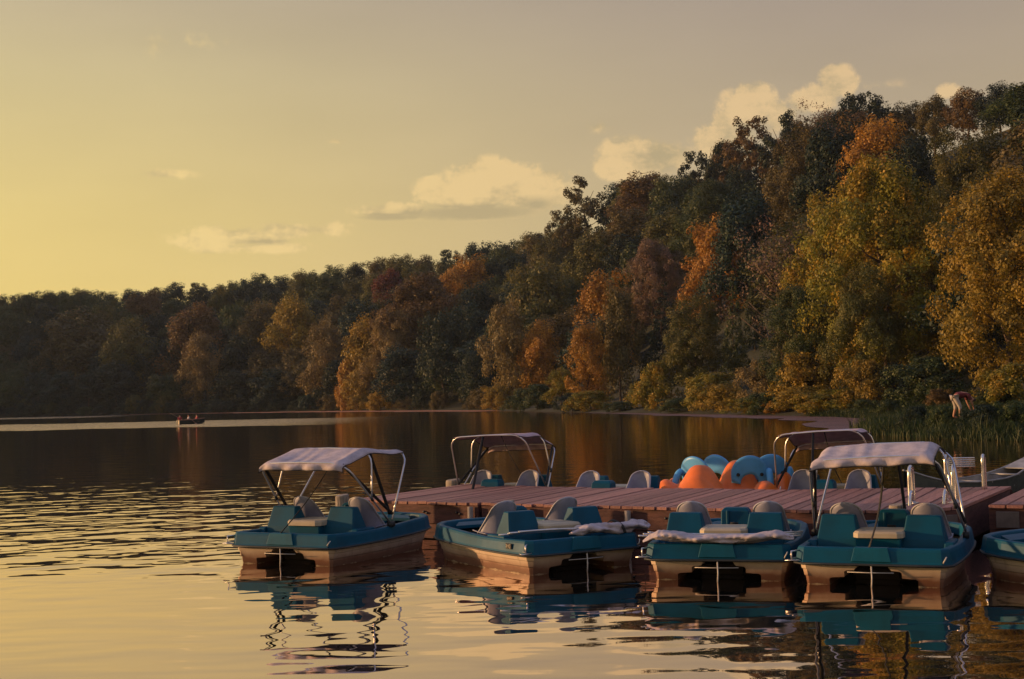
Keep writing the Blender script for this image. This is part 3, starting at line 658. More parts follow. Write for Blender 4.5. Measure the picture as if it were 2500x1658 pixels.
# ---------------------------------------------------------------- orange pedal boat with blue seats
def orange_fn():
    n = 72; vs = []; fs = []; L, W = 1.18, .86
    humps = [(-.36, -.46, .34, .30, .56), (.16, .30, .32, .28, .62), (-.98, -.40, .18, .22, .24), (.74, -.46, .20, .2, .26), (.98, .12, .2, .24, .34), (-1.0, .4, .15, .2, .22)]
    def h(x, y):
        r = (abs(x / L) ** 3.2 + abs(y / W) ** 3.2) ** (1 / 3.2)
        z = .45 + .04 * (r > .86) - .07 * math.exp(-(x * x + y * y) * 1.4)
        for cx, cy, sx, sy, a in humps: z += a * math.exp(-(((x - cx) / sx) ** 2 + ((y - cy) / sy) ** 2) ** 1.55 * .8)
        return z
    rings = []
    for k in range(0, 30):
        q = k / 29; ringp = []
        for j in range(n):
            a = 2 * PI * j / n; ca, sa = math.cos(a), math.sin(a); rr = 1 / ((abs(ca) ** 3.2 + abs(sa) ** 3.2) ** (1 / 3.2))
            x, y = ca * rr * L * (1 - q), sa * rr * W * (1 - q); ringp.append((x, y, h(x, y) if k > 0 else .42))
        rings.append(ringp)
    low = []
    for d, z in ((.90, -.1), (.97, .05), (1.0, .18)):
        low.append([(math.cos(2 * PI * j / n) / ((abs(math.cos(2 * PI * j / n)) ** 3.2 + abs(math.sin(2 * PI * j / n)) ** 3.2) ** (1 / 3.2)) * L * d,
                     math.sin(2 * PI * j / n) / ((abs(math.cos(2 * PI * j / n)) ** 3.2 + abs(math.sin(2 * PI * j / n)) ** 3.2) ** (1 / 3.2)) * W * d, z) for j in range(n)])
    mb = MB(); mb.loft(low + rings, True, False, False); return mb
def blue_seat_fn():
    # curved shell with an arch cut out at its foot and two drilled holes; built from a polar ring of the outline around the cut
    bm = bmesh.new(); out = []; n = 28
    for j in range(n):
        a = PI * (-.08 + 1.16 * j / (n - 1)); out.append((.29 * math.cos(a) * (1 if math.sin(a) > 0 else 1.0), .27 + .27 * math.sin(a) if math.sin(a) > 0 else .27 + .6 * math.sin(a)))
    inn = []
    for j in range(n):
        a = PI * (-.02 + 1.04 * j / (n - 1)); inn.append((.145 * math.cos(a), .10 + .15 * math.sin(a)))
    K = 7; mb = MB(); rings = []
    for k in range(K):
        t = k / (K - 1)
        rings.append([(o[0] * (1 - t) + i[0] * t, 0, o[1] * (1 - t) + i[1] * t) for o, i in zip(out, inn)])
    rings = [[(x, .22 * x * x * 4 * .5 - z * .22, z) for x, y, z in r] for r in rings]
    mb.loft(rings, closed=False); return mb
def knob_fn(s): return MB().tube([(s * .185, -.07, .24), (s * .185, -.02, .24)], .028, 12)
def arm_fn():
    mb = MB(); mb.tube(curve([(0, -.04, .30), (0, -.14, .25), (0, -.22, .12), (0, -.20, -.05)], 5), [.02] + [.055] * 14 + [.03], 8); return mb
oc = at(1773, 1190, 25.35); obt = empty('orange_pedal_boat', (oc.x, oc.y, 0), math.radians(-18), 'orange pedal boat with two humps and four sky blue seat backs beyond the dock', 'pedal boat')
part('moulded_hull', None, orange_fn, M_ORANGE, obt)
for (x, y, rz, arm) in ((-.50, -.10, -.5, -1), (-.22, .52, -.45, -1), (.42, .0, .28, 1), (.72, .48, .35, 1)):
    s = part('blue_seat', 'bs', blue_seat_fn, M_BLUE, obt, loc=(x, y, .50), rot=(0, 0, rz), solid=.03)
    s.scale = (1.12, 1, 1.12)
    for q in (-1, 1): part('seat_hole', 'bsk%d' % q, lambda: knob_fn(q), M_BLACK, s)
    part('seat_arm', 'bsa', arm_fn, M_BLUE, s, loc=(.30 * arm, .02, 0))
def badge_fn(): 
    mb = MB(); mb.loft([[(.105 * math.cos(2 * PI * j / 20), -.0, .045 * math.sin(2 * PI * j / 20)) for j in range(20)], [(.10 * math.cos(2 * PI * j / 20), -.012, .042 * math.sin(2 * PI * j / 20)) for j in range(20)]], True, True, True); return mb
bd = part('oval_badge', None, badge_fn, mat('badge_blue', (.03, .17, .32), .5), obt, loc=(-.36, -.735, .54), rot=(-.42, 0, .02))
part('badge_crown', None, lambda: MB().add([(-.05, -.014, .0), (.05, -.014, .0), (.035, -.014, .035), (.0, -.014, .068), (-.035, -.014, .035), (-.05, -.005, .0), (.05, -.005, .0), (.035, -.005, .035), (0, -.005, .068), (-.035, -.005, .035)],
     [(0, 1, 2, 3, 4), (9, 8, 7, 6, 5), (0, 5, 6, 1), (1, 6, 7, 2), (2, 7, 8, 3), (3, 8, 9, 4), (4, 9, 5, 0)]), mat('badge_gold', (.45, .28, .06), .5), bd, smoothf=False)

# ---------------------------------------------------------------- dock
DZ = .60
def V2(p): return Vector((p[0], p[1], 0))
A_f, A_b = V2((-2.73, 23.54)), V2((-.92, 27.08)); J1f, J1b = V2((-.57, 22.14)), V2((.95, 25.54))
J2f, J2b = V2((2.99, 19.97)), V2((4.51, 23.55)); E_f, E_b = V2((6.06, 19.40)), V2((8.03, 23.09))
Kf = V2((5.0, 19.0))
G_f, G_b = V2((6.50, 19.67)), V2((8.15, 22.85)); G2f, G2b = V2((10.4, 17.9)), V2((12.2, 21.2))
def plank_mesh(a, b, c, d, z0=DZ - .045, z1=DZ):
    mb = MB(); mb.hexa([(p.x, p.y, z0) for p in (a, b, c, d)], [(p.x, p.y, z1) for p in (a, b, c, d)]); return mb
def dock_section(label, f_pts, b0, b1, npl, seed, skirt=True):
    root = empty('dock_section', (f_pts[0].x, f_pts[0].y, 0), 0, label, 'dock', 'sections of the red plank dock'); O = Vector((f_pts[0].x, f_pts[0].y, 0)); rr = random.Random(seed)
    seg = [(f_pts[i + 1] - f_pts[i]).length for i in range(len(f_pts) - 1)]; tot = sum(seg)
    def fp(t):
        s = t * tot
        for i, L in enumerate(seg):
            if s <= L + 1e-6: return f_pts[i].lerp(f_pts[i + 1], s / L)
            s -= L
        return f_pts[-1]
    for k in range(npl):
        g = .10
        t0, t1 = (k + g * .5) / npl, (k + 1 - g * .5) / npl; u = (b0 - f_pts[0]).normalized() * rr.uniform(-.03, .025)
        a, b, c, d = fp(t0) + u, fp(t1) + u, b0.lerp(b1, t1), b0.lerp(b1, t0); dz = rr.uniform(-.006, .006)
        mid = (a + b + c + d) / 4; ax = ((c + d) - (a + b)).normalized(); ang = math.atan2(-ax.x, ax.y)
        Rm = Matrix.Rotation(-ang, 3, 'Z')
        o = part('plank', None, lambda: plank_mesh(*[(Rm @ (p - mid)) for p in (a, b, c, d)], z0=-.045, z1=0), M_PLANK, root, loc=mid - O + Vector((0, 0, DZ + dz)), rot=(rr.uniform(-.0012, .0012), 0, ang), bevel=.006, smoothf=False)
    if skirt:
        for i in range(len(f_pts) - 1):
            a, b = f_pts[i], f_pts[i + 1]; d = (b - a); L = d.length; ang = math.atan2(d.y, d.x)
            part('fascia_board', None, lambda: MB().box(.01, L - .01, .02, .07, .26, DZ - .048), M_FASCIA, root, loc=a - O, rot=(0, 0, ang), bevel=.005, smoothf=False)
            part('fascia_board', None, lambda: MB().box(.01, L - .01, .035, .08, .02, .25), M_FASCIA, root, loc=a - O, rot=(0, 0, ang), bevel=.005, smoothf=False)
            n = max(2, int(L / .55))
            for k in range(n):
                for q in (0, 1): part('bolt', 'bolt', lambda: MB().tube([(0, .022, 0), (0, -.002, 0)], .018, 8), M_RUB, root, loc=a - O + d * ((k + .35 + .1 * q) / n) + Vector((0, 0, .44 - .02 * q)), rot=(0, 0, ang))
        d = b1 - b0; ang = math.atan2(d.y, d.x)
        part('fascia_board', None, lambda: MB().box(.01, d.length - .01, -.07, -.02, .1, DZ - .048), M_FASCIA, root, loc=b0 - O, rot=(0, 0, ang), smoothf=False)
        for p, q in ((f_pts[0], b0), (f_pts[-1], b1)):
            d2 = q - p; ang = math.atan2(d2.y, d2.x); off = -.06 if p is f_pts[0] else .015
            part('end_board', None, lambda: MB().box(.1, d2.length - .1, off, off + .045, .1, DZ - .05), M_FASCIA, root, loc=p - O, rot=(0, 0, ang), smoothf=False)
    # floats below
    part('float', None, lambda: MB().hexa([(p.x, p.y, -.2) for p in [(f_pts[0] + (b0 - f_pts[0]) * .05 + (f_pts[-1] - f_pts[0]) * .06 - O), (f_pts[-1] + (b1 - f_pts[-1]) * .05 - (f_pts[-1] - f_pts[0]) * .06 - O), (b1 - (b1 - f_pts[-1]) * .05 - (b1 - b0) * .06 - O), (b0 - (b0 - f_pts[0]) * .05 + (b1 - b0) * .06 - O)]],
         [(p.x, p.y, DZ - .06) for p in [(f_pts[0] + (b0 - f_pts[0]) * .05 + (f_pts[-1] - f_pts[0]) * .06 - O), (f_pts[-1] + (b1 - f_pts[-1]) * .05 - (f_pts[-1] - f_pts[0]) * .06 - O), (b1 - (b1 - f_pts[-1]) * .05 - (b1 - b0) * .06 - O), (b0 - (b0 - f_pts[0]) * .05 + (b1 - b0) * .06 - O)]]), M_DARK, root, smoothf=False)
    return root
gap = Vector((.02, -.008, 0))
secA = dock_section('outermost section of the red plank dock, its free end towards open water', [A_f, J1f - gap], A_b, J1b - gap, 13, 1)
secB = dock_section('middle section of the red plank dock, behind the boats with folded canvas', [J1f + gap, J2f - gap], J1b + gap, J2b - gap, 22, 2)
secC = dock_section('section of the red plank dock that carries the metal ladders', [J2f + gap, Kf, E_f], J2b + gap, E_b, 18, 3)
secD = dock_section('shoreward section of the red plank dock, past the open joint', [G_f, G2f], G_b, G2b, 18, 4)
for (px, py, wdt, hh) in ((2359, 1273, .28, .20), (2430, 1275, .30, .22)):
    p = wp(px, py + 0, .36); q = E_f if px < 2400 else G_f
    o = part('bracket_board', None, lambda: MB().box(-wdt / 2, wdt / 2, -.03, .01, -hh / 2, hh / 2), M_GBOARD, secC if px < 2400 else secD, bevel=.006, smoothf=False)
    par = E_f if px < 2400 else G_f; f0 = (J2f + gap) if px < 2400 else G_f
    loc = (par + (Vector((-.22, -.07, 0)) if px < 2400 else Vector((.22, -.14, 0)))); o.location = Vector((loc.x, loc.y, .40)) - Vector((f0.x, f0.y, 0)); o.rotation_euler = (0, 0, .35 if px < 2400 else -.43)
part('bracket_board', None, lambda: MB().box(-.07, .07, -.05, .01, -.2, .2), M_GBOARD, secD, loc=Vector((.75, -.36, .34)), rot=(0, 0, -.43), bevel=.006, smoothf=False)
part('toe_rail', None, lambda: MB().box(-.0, 4.0, -.012, .05, .0, .05), M_FASCIA, secD, loc=Vector((0.02, -.01, DZ - .046)), rot=(0, 0, math.atan2((G2f - G_f).y, (G2f - G_f).x)), bevel=.01, smoothf=False)

def piling(x, y, top, r, label, tilt=0):
    def fn():
        mb = MB(); n = 14; R = []
        for z, k in ((-.6, 1.02), (.1, 1.0), (top - .04, 1.0), (top - .012, .96), (top, .86)):
            R.append([(r * k * (1 + .05 * math.sin(3 * a + x)) * math.cos(a), r * k * (1 + .05 * math.sin(3 * a + x)) * math.sin(a), z + (.012 * math.cos(a - .5) if z > .5 else 0)) for a in [2 * PI * j / n for j in range(n)]])
        mb.loft(R, True, True, True); return mb
    o = part('mooring_post', None, fn, M_POST, None, loc=(x, y, 0), bevel=.004, smoothf=False); return tag(o, label, 'post', 'timber mooring posts of the dock')
p = at(836, 1225, 22.75); piling(p.x, p.y, .735, .11, 'pale chamfered timber post standing at the free corner of the dock')
p = at(1239, 1230, 21.1); piling(p.x, p.y, .70, .105, 'pale timber post at the dock edge behind the boat with loose canopy tubes')
p = at(2190, 1240, 18.65); piling(p.x, p.y, .715, .105, 'pale cracked timber post at the dock edge beside the front ladder')
p = at(1107, 1180, 27.45); piling(p.x, p.y, .675, .14, 'stubby pale timber post at the far corner of the dock')
for px, dd in ((1147, 22.0), (1280, 21.25), (1537, 20.35)):
    q = at(px, 1240, dd)
    # keep the bracket on the face of the dock
    t = (q.x - J1f.x) / (J2f.x - J1f.x) if q.x > J1f.x else (q.x - A_f.x) / (J1f.x - A_f.x); base = (J1f.lerp(J2f, t) if q.x > J1f.x else A_f.lerp(J1f, t)); sec, f0 = (secB, J1f + gap) if q.x > J1f.x else (secA, A_f)
    part('guide_pipe', None, lambda: MB().tube([(0, 0, -.3), (0, 0, DZ - .06)], .045, 12), M_POST, sec, loc=Vector((base.x + .0, base.y - .06, 0)) - Vector((f0.x, f0.y, 0)))
part('dock_cleat', None, lambda: MB().tube([(-.06, 0, .03), (.06, 0, .03)], .014, 8).tube([(0, 0, 0), (0, 0, .03)], .02, 8), M_RUB, secA, loc=wp(892, 1208, DZ) - A_f * 1.0, rot=(0, 0, .4))

# ladders
ax = (E_b - E_f).normalized(); sx = Vector((ax.y, -ax.x, 0))
def grab_ladder():
    b1, b2 = wp(2222, 1231, DZ), wp(2328, 1228, DZ); root = empty('swim_ladder', (b1.x, b1.y, DZ), 0, 'aluminium swim ladder with tall curved grab rails on the near edge of the dock', 'ladder')
    for b in (b1, b2):
        o = b - Vector((b1.x, b1.y, DZ)); o.z = 0
        pts = curve([o + Vector((0, 0, 0)), o + Vector((0, 0, .25)), o + Vector((0, 0, .44)), o + ax * .05 + Vector((0, 0, .505)), o + ax * .13 + Vector((0, 0, .515)), o + ax * .20 + Vector((0, 0, .46)), o + ax * .23 + Vector((0, 0, .25)), o + ax * .24 + Vector((0, 0, .0))], 5)
        part('grab_rail', None, lambda: MB().tube(pts, .027, 10), M_STEEL, root)
        part('base_plate', None, lambda: MB().box(-.07, .07, -.06, .32, .0, .008), M_ALU, root, loc=o, rot=(0, 0, math.atan2(-ax.x, ax.y)), smoothf=False)
        q = o - ax * .06 + sx * (.03 if b is b1 else -.10)
        pts = curve([q + ax * .10 + Vector((0, 0, .04)), q + ax * .07 + Vector((0, 0, .15)), q + Vector((0, 0, .17)), q - ax * .09 + Vector((0, 0, .05)), q - ax * .12 + Vector((0, 0, -.2)), q - ax * .12 + Vector((0, 0, -.9))], 5)
        part('side_rail', None, lambda: MB().tube(pts, .024, 10), M_STEEL, root)
    qa = -ax * .18 + sx * .03; qb = (b2 - b1) - ax * .18 - sx * .10
    for z in (-.25, -.5, -.75): part('rung', None, lambda: MB().tube([qa + Vector((0, 0, z)), Vector((qb.x, qb.y, z))], .02, 8), M_STEEL, root)
grab_ladder()
def up_ladder():
    b1, b2 = wp(2310, 1197, DZ), wp(2401, 1196, DZ); root = empty('boarding_ladder', (b1.x, b1.y, DZ), 0, 'aluminium ladder turned up on the far dock edge, its steps stacked at the top', 'ladder')
    d = b2 - b1; d.z = 0
    for k, o in enumerate((Vector((0, 0, 0)), d)):
        pts = curve([o, o + Vector((0, 0, .3)), o + Vector((0, 0, .49)), o + ax * .06 + Vector((0, 0, .54)), o + ax * .14 + Vector((0, 0, .49)), o + ax * .18 + Vector((0, 0, .25)), o + ax * .20], 5)
        part('side_rail', None, lambda: MB().tube(pts, .026, 10), M_STEEL, root)
        part('side_rail', None, lambda: MB().tube(curve([o + ax * .03 + (d * .085 if k == 0 else d * -.02) + Vector((0, 0, .02)), o + ax * .03 + (d * .085 if k == 0 else d * -.02) + Vector((0, 0, .5))], 3), .02, 8), M_STEEL, root)
    for k in range(5): part('rung', None, lambda: MB().tube([d * .09 - ax * .0 + Vector((0, 0, .505 - k * .033)), d * .80 + Vector((0, 0, .505 - k * .033))], .0115, 8), M_STEEL, root)
up_ladder()

# ---------------------------------------------------------------- canoe
def canoe():
    a, b = Vector((7.4, 27.0, 0)), Vector((11.15, 31.0, 0)); L = (b - a).length; rz = math.atan2((b - a).y, (b - a).x)
    root = empty('canoe', a, rz, 'grey canoe with upswept pointed end and dark outer hull, afloat beyond the dock', 'canoe')
    def sec(t, inset=0.0):
        w = .44 * math.sin(PI * min(max(t, .012), .988)) ** .62 - inset; w = max(w, .012); rim = .34 + .34 * abs(2 * t - 1) ** 3.0; bot = -.10 + .20 * abs(2 * t - 1) ** 6 + inset
        x = t * L + (.12 if t > .99 else 0) * 0
        r = []
        for k in range(13):
            q = -1 + 2 * k / 12; ang = q * PI / 2; r.append((x, math.sin(ang) * w, rim - (rim - bot) * max(0, math.cos(ang)) ** .6))
        return r
    T = [.0, .012, .04, .08, .15, .25, .38, .5, .62, .75, .85, .92, .96, .988, 1.0]
    part('hull', None, lambda: MB().loft([sec(t) for t in T], closed=False), M_CANOED, root, solid=.0)
    part('inner_skin', None, lambda: MB().loft([sec(t, .012) for t in T[1:-1]], closed=False), M_CANOE, root)
    for s in (0, -1):
        part('gunwale', None, lambda: MB().tube([Vector(sec(t)[s]) for t in T], .018, 6), M_CANOE, root)
    for t0, t1 in ((.004, .13), (.87, .996)):
        def dk(t0=t0, t1=t1):
            a0, a1 = sec(t0), sec(t1); mb = MB(); mb.hexa([Vector(p) + Vector((0, 0, -.015)) for p in (a0[0], a1[0], a1[-1], a0[-1])], [Vector(p) + Vector((0, 0, .006)) for p in (a0[0], a1[0], a1[-1], a0[-1])]); return mb
        part('end_deck', None, dk, M_CANOE, root, smoothf=False)
    for t in (.22, .5, .78): part('thwart', None, lambda: MB().tube([Vector(sec(t)[0]) - Vector((0, 0, .03)), Vector(sec(t)[-1]) - Vector((0, 0, .03))], .022, 6), M_CANOE, root)
    for t in (.3, .7): part('seat', None, lambda: MB().box(t * L - .12, t * L + .12, -.36, .36, .16, .18), M_CANOE, root, smoothf=False)
canoe()

# ---------------------------------------------------------------- people
def skin_body(name, verts, edges, radii, m, parent=None, sub=2):
    me = bpy.data.meshes.new(name); me.from_pydata(verts, edges, []); me.materials.append(m)
    o = bpy.data.objects.new(name, me); C.objects.link(o); o.parent = parent
    md = o.modifiers.new('skin', 'SKIN'); md.use_smooth_shade = True
    for i, r in enumerate(radii):
        d = me.skin_vertices[0].data[i]; d.radius = (r, r) if isinstance(r, (int, float)) else r; d.use_root = (i == 0)
    s = o.modifiers.new('sub', 'SUBSURF'); s.levels = s.render_levels = sub; return o
M_SKIN = mat('skin', (.42, .20, .13), .55, var=.1); M_HAIR = mat('dark_hair', (.018, .012, .01), .8); M_MAROON = mat('maroon_cotton', (.12, .018, .03), .85)
M_TAN = mat('pale_trousers', (.40, .35, .32), .85); M_RED = mat('red_shirt', (.34, .03, .05), .8); M_PALEB = mat('pale_blue_shirt', (.38, .38, .46), .8)
def person(loc, rz, J, label, shirt, trousers, group=None, scale=1.0):
    """J: joint positions; keys pelvis chest neck head lsho lelb lwri rsho relb rwri lhip lkne lank ltoe rhip rkne rank rtoe"""
    root = empty('person', loc, rz, label, 'person', group); root.scale = (scale,) * 3
    K = ['pelvis', 'chest', 'neck', 'head', 'crown', 'lsho', 'lelb', 'lwri', 'rsho', 'relb', 'rwri', 'lhip', 'lkne', 'lank', 'ltoe', 'rhip', 'rkne', 'rank', 'rtoe']
    J = dict(J); hd = (Vector(J['head']) - Vector(J['neck'])).normalized(); J['crown'] = Vector(J['head']) + hd * .10
    R = dict(pelvis=.13, chest=.14, neck=.058, head=.095, crown=.075, lsho=.06, lelb=.045, lwri=.03, rsho=.06, relb=.045, rwri=.03, lhip=.095, lkne=.068, lank=.042, ltoe=.035, rhip=.095, rkne=.068, rank=.04, rtoe=.035)
    E = [('pelvis', 'chest'), ('chest', 'neck'), ('neck', 'head'), ('head', 'crown'), ('chest', 'lsho'), ('lsho', 'lelb'), ('lelb', 'lwri'), ('chest', 'rsho'), ('rsho', 'relb'), ('relb', 'rwri'),
         ('pelvis', 'lhip'), ('lhip', 'lkne'), ('lkne', 'lank'), ('lank', 'ltoe'), ('pelvis', 'rhip'), ('rhip', 'rkne'), ('rkne', 'rank'), ('rank', 'rtoe')]
    vs = [Vector(J[k]) for k in K]; es = [(K.index(a), K.index(b)) for a, b in E]; rs = [R[k] for k in K]
    # hands: palm and five short fingers
    for sd in 'lr':
        wI = K.index(sd + 'wri'); wv = vs[wI]; d = (wv - vs[K.index(sd + 'elb')]).normalized(); side = d.cross(Vector((0, 0, 1))); side = side.normalized() if side.length > .1 else Vector((1, 0, 0))
        vs.append(wv + d * .07); pi = len(vs) - 1; es.append((wI, pi)); rs.append(.032)
        for q, ln in ((-1.2, .06), (-.45, .075), (.25, .08), (.95, .065)):
            vs.append(wv + d * (.09 + ln) + side * q * .022); es.append((pi, len(vs) - 1)); rs.append(.009)
        vs.append(wv + d * .09 - side * .055); es.append((pi, len(vs) - 1)); rs.append(.011)
    body = skin_body('body', vs, es, rs, M_SKIN, root)
    def cloth(nm, keys, edges, fat, m):
        vv = [Vector(J[k]) for k in keys]; skin_body(nm, vv, [(keys.index(a), keys.index(b)) for a, b in edges], [R[k] * fat.get(k, 1.22) for k in keys], m, root)
    J['lslv'] = Vector(J['lsho']).lerp(Vector(J['lelb']), .8); J['rslv'] = Vector(J['rsho']).lerp(Vector(J['relb']), .8); R['lslv'] = R['rslv'] = .05
    cloth('shirt', ['chest', 'pelvis', 'lsho', 'lslv', 'rsho', 'rslv', 'neck'], [('chest', 'pelvis'), ('chest', 'lsho'), ('lsho', 'lslv'), ('chest', 'rsho'), ('rsho', 'rslv'), ('chest', 'neck')], {'neck': 1.15, 'pelvis': 1.16, 'chest': 1.2, 'lslv': 1.5, 'rslv': 1.5}, shirt)
    J['lcuf'] = Vector(J['lkne']).lerp(Vector(J['lank']), .35); J['rcuf'] = Vector(J['rkne']).lerp(Vector(J['rank']), .35); R['lcuf'] = R['rcuf'] = .055
    cloth('trousers', ['pelvis', 'lhip', 'lkne', 'lcuf', 'rhip', 'rkne', 'rcuf'], [('pelvis', 'lhip'), ('lhip', 'lkne'), ('lkne', 'lcuf'), ('pelvis', 'rhip'), ('rhip', 'rkne'), ('rkne', 'rcuf')], {'pelvis': 1.1}, trousers)
    # hair and face
    hc = Vector(J['head']) + hd * .05
    def hair():
        bm = bmesh.new(); bmesh.ops.create_icosphere(bm, subdivisions=3, radius=.112); 
        fw = Vector(J.get('face', (0, 1, 0)))
        bmesh.ops.delete(bm, geom=[v for v in bm.verts if v.co.normalized().dot(fw) > .45 or v.co.normalized().dot(hd) < -.45], context='VERTS')
        me = bpy.data.meshes.new('hair'); bm.to_mesh(me); bm.free(); me.shade_smooth(); return me
    part('hair', None, hair, M_HAIR, root, loc=hc, solid=.015)
    fw = Vector(J.get('face', (0, 1, 0))); sd = fw.cross(hd).normalized()
    part('nose', None, lambda: MB().tube([hc + fw * .085 + hd * .01, hc + fw * .118 - hd * .02], [.008, .014], 6), M_SKIN, root)
    for s in (-1, 1):
        part('eye', None, lambda: MB().tube([hc + fw * .088 + sd * s * .034 + hd * .012, hc + fw * .098 + sd * s * .034 + hd * .012], .010, 6), M_HAIR, root)
        part('ear', None, lambda: MB().tube([hc + sd * s * .09 - hd * .01, hc + sd * s * .112 - hd * .01], [.02, .024], 6), M_SKIN, root)
    return root
# bending person on the grassy bank (faces +x, stoops to the ground)
pp = at(2333, 1022, 64.0); gz = pp.z
# local frame: +y = facing direction, turned towards image right
bend = dict(pelvis=(0, 0, .90), chest=(0, .42, 1.0), neck=(0, .62, .86), head=(0, .70, .74), face=(0, .35, -.9), lsho=(-.17, .50, .93), lelb=(-.18, .55, .66), lwri=(-.12, .62, .44), rsho=(.17, .50, .93), relb=(.18, .60, .66), rwri=(.12, .70, .44),
            lhip=(-.10, -.02, .84), lkne=(-.13, .07, .46), lank=(-.14, -.04, .08), ltoe=(-.14, .14, .03), rhip=(.10, -.02, .84), rkne=(.13, .16, .46), rank=(.14, .12, .08), rtoe=(.14, .30, .03))
person((pp.x, pp.y, max(gz, hz(pp.x, pp.y))), math.radians(-88), bend, 'person in maroon shirt and pale trousers stooping over the grassy bank', M_MAROON, M_TAN, scale=1.12)
o = part('bag', None, lambda: MB().loft([[(.2 * math.cos(a), .13 * math.sin(a), 0) for a in [2 * PI * j / 12 for j in range(12)]], [(.22 * math.cos(a), .15 * math.sin(a), .14) for a in [2 * PI * j / 12 for j in range(12)]], [(.1 * math.cos(a), .05 * math.sin(a), .26) for a in [2 * PI * j / 12 for j in range(12)]]], True, True, True), M_PALEB, None)
o.location = (pp.x + 1.45, pp.y + .2, hz(pp.x + 1.45, pp.y + .2)); tag(o, 'pale bag lying on the bank by the stooping person', 'bag')

# rowing boat with three anglers, far out
rb = wp(463, 1035, 0); rroot = empty('rowing_boat', (rb.x, rb.y, 0), math.radians(-58), 'small dark-hulled rowing boat carrying three people far out on the lake', 'rowing boat')
def rsec(t, ins=0.0):
    w = (.62 * (1 - .85 * max(0, (t - .45) / .55) ** 2.2)) * (1 - .12 * max(0, (.2 - t) / .2)) - ins; rim = .46 + .18 * t * t; bot = -.08 + .25 * max(0, (t - .75) / .25) ** 2 + ins
    return [(-w, t * 3.2 - 1.4, rim), (-w * .92, t * 3.2 - 1.4, .12), (-w * .6, t * 3.2 - 1.4, bot), (w * .6, t * 3.2 - 1.4, bot), (w * .92, t * 3.2 - 1.4, .12), (w, t * 3.2 - 1.4, rim)]
TT = [0, .1, .25, .45, .6, .75, .88, 1.0]
part('hull', None, lambda: MB().loft([rsec(t) for t in TT], False).add(rsec(0), [(0, 1, 2, 3, 4, 5)]), mat('dark_green_hull', (.012, .02, .018), .5), rroot, solid=.02, smoothf=False)
part('gunwale', None, lambda: MB().tube([rsec(t)[0] for t in TT] + [rsec(t)[5] for t in TT[::-1]], .035, 6), mat('worn_wood', (.30, .15, .08), .6), rroot)
part('transom_panel', None, lambda: MB().box(.30, .60, -1.46, -1.425, .02, .45), M_BEIGE, rroot, smoothf=False)
for t in (.2, .45, .72): part('bench', None, lambda: MB().box(-.55, .55, t * 3.2 - 1.53, t * 3.2 - 1.27, .26, .30), MATS['worn_wood'], rroot, smoothf=False)
for s, a in ((1, .0), (-1, -.05)):
    part('oar', None, lambda: MB().tube([(s * .15, -.1, .66), (s * .62, .0, .52), (s * 1.75, .15 + a, .06)], .028, 6).hexa([(s * 1.55, .06, .10), (s * 1.58, .24, .10), (s * 1.98, .27, -.01), (s * 1.95, .08, -.01)], [(s * 1.55, .06, .125), (s * 1.58, .24, .125), (s * 1.98, .27, .015), (s * 1.95, .08, .015)]), MATS['worn_wood'], rroot)
def sitting(dx, arm=0): return dict(pelvis=(0, 0, .10), chest=(0, .02, .46), neck=(0, .03, .62), head=(0, .05, .74), face=(0, 1, 0), lsho=(-.18, .02, .53), lelb=(-.24, .12, .30), lwri=(-.16, .34, .28 + arm), rsho=(.18, .02, .53), relb=(.24, .12, .30), rwri=(.16, .34, .28 + arm),
            lhip=(-.10, .05, .09), lkne=(-.13, .44, .12), lank=(-.13, .46, -.20), ltoe=(-.13, .60, -.23), rhip=(.10, .05, .09), rkne=(.13, .44, .12), rank=(.13, .46, -.20), rtoe=(.13, .60, -.23))
Rr = Matrix.Rotation(math.radians(-58), 4, 'Z')
for (x, y, rz, lab, sh) in ((-.18, -1.12, 60, 'person in red top seated at the square stern of the rowing boat', M_RED), (.0, -.08, 180, 'person in pale blue shirt seated amidships in the rowing boat, rowing', M_PALEB), (.1, .88, 180, 'person in dark red top seated at the bow of the rowing boat', M_MAROON if False else M_RED)):
    q = Rr @ Vector((x, y, 0)); person((rb.x + q.x, rb.y + q.y, .26), math.radians(-58 + rz), sitting(0), lab, sh, mat('dark_trousers', (.03, .035, .05), .8), 'people in the rowing boat')
q = Rr @ Vector((-.3, -1.0, 0)); a = Vector((rb.x + q.x, rb.y + q.y, .62)); b = at(415, 1009, rb.y - .3)
tag(part('fishing_rod', None, lambda: MB().tube([a, a.lerp(b, .5) + Vector((0, 0, .02)), b], [.02, .014, .008], 6), mat('pale_rod', (.45, .38, .32), .4), None), 'long pale fishing rod held out over the stern of the rowing boat', 'fishing rod')

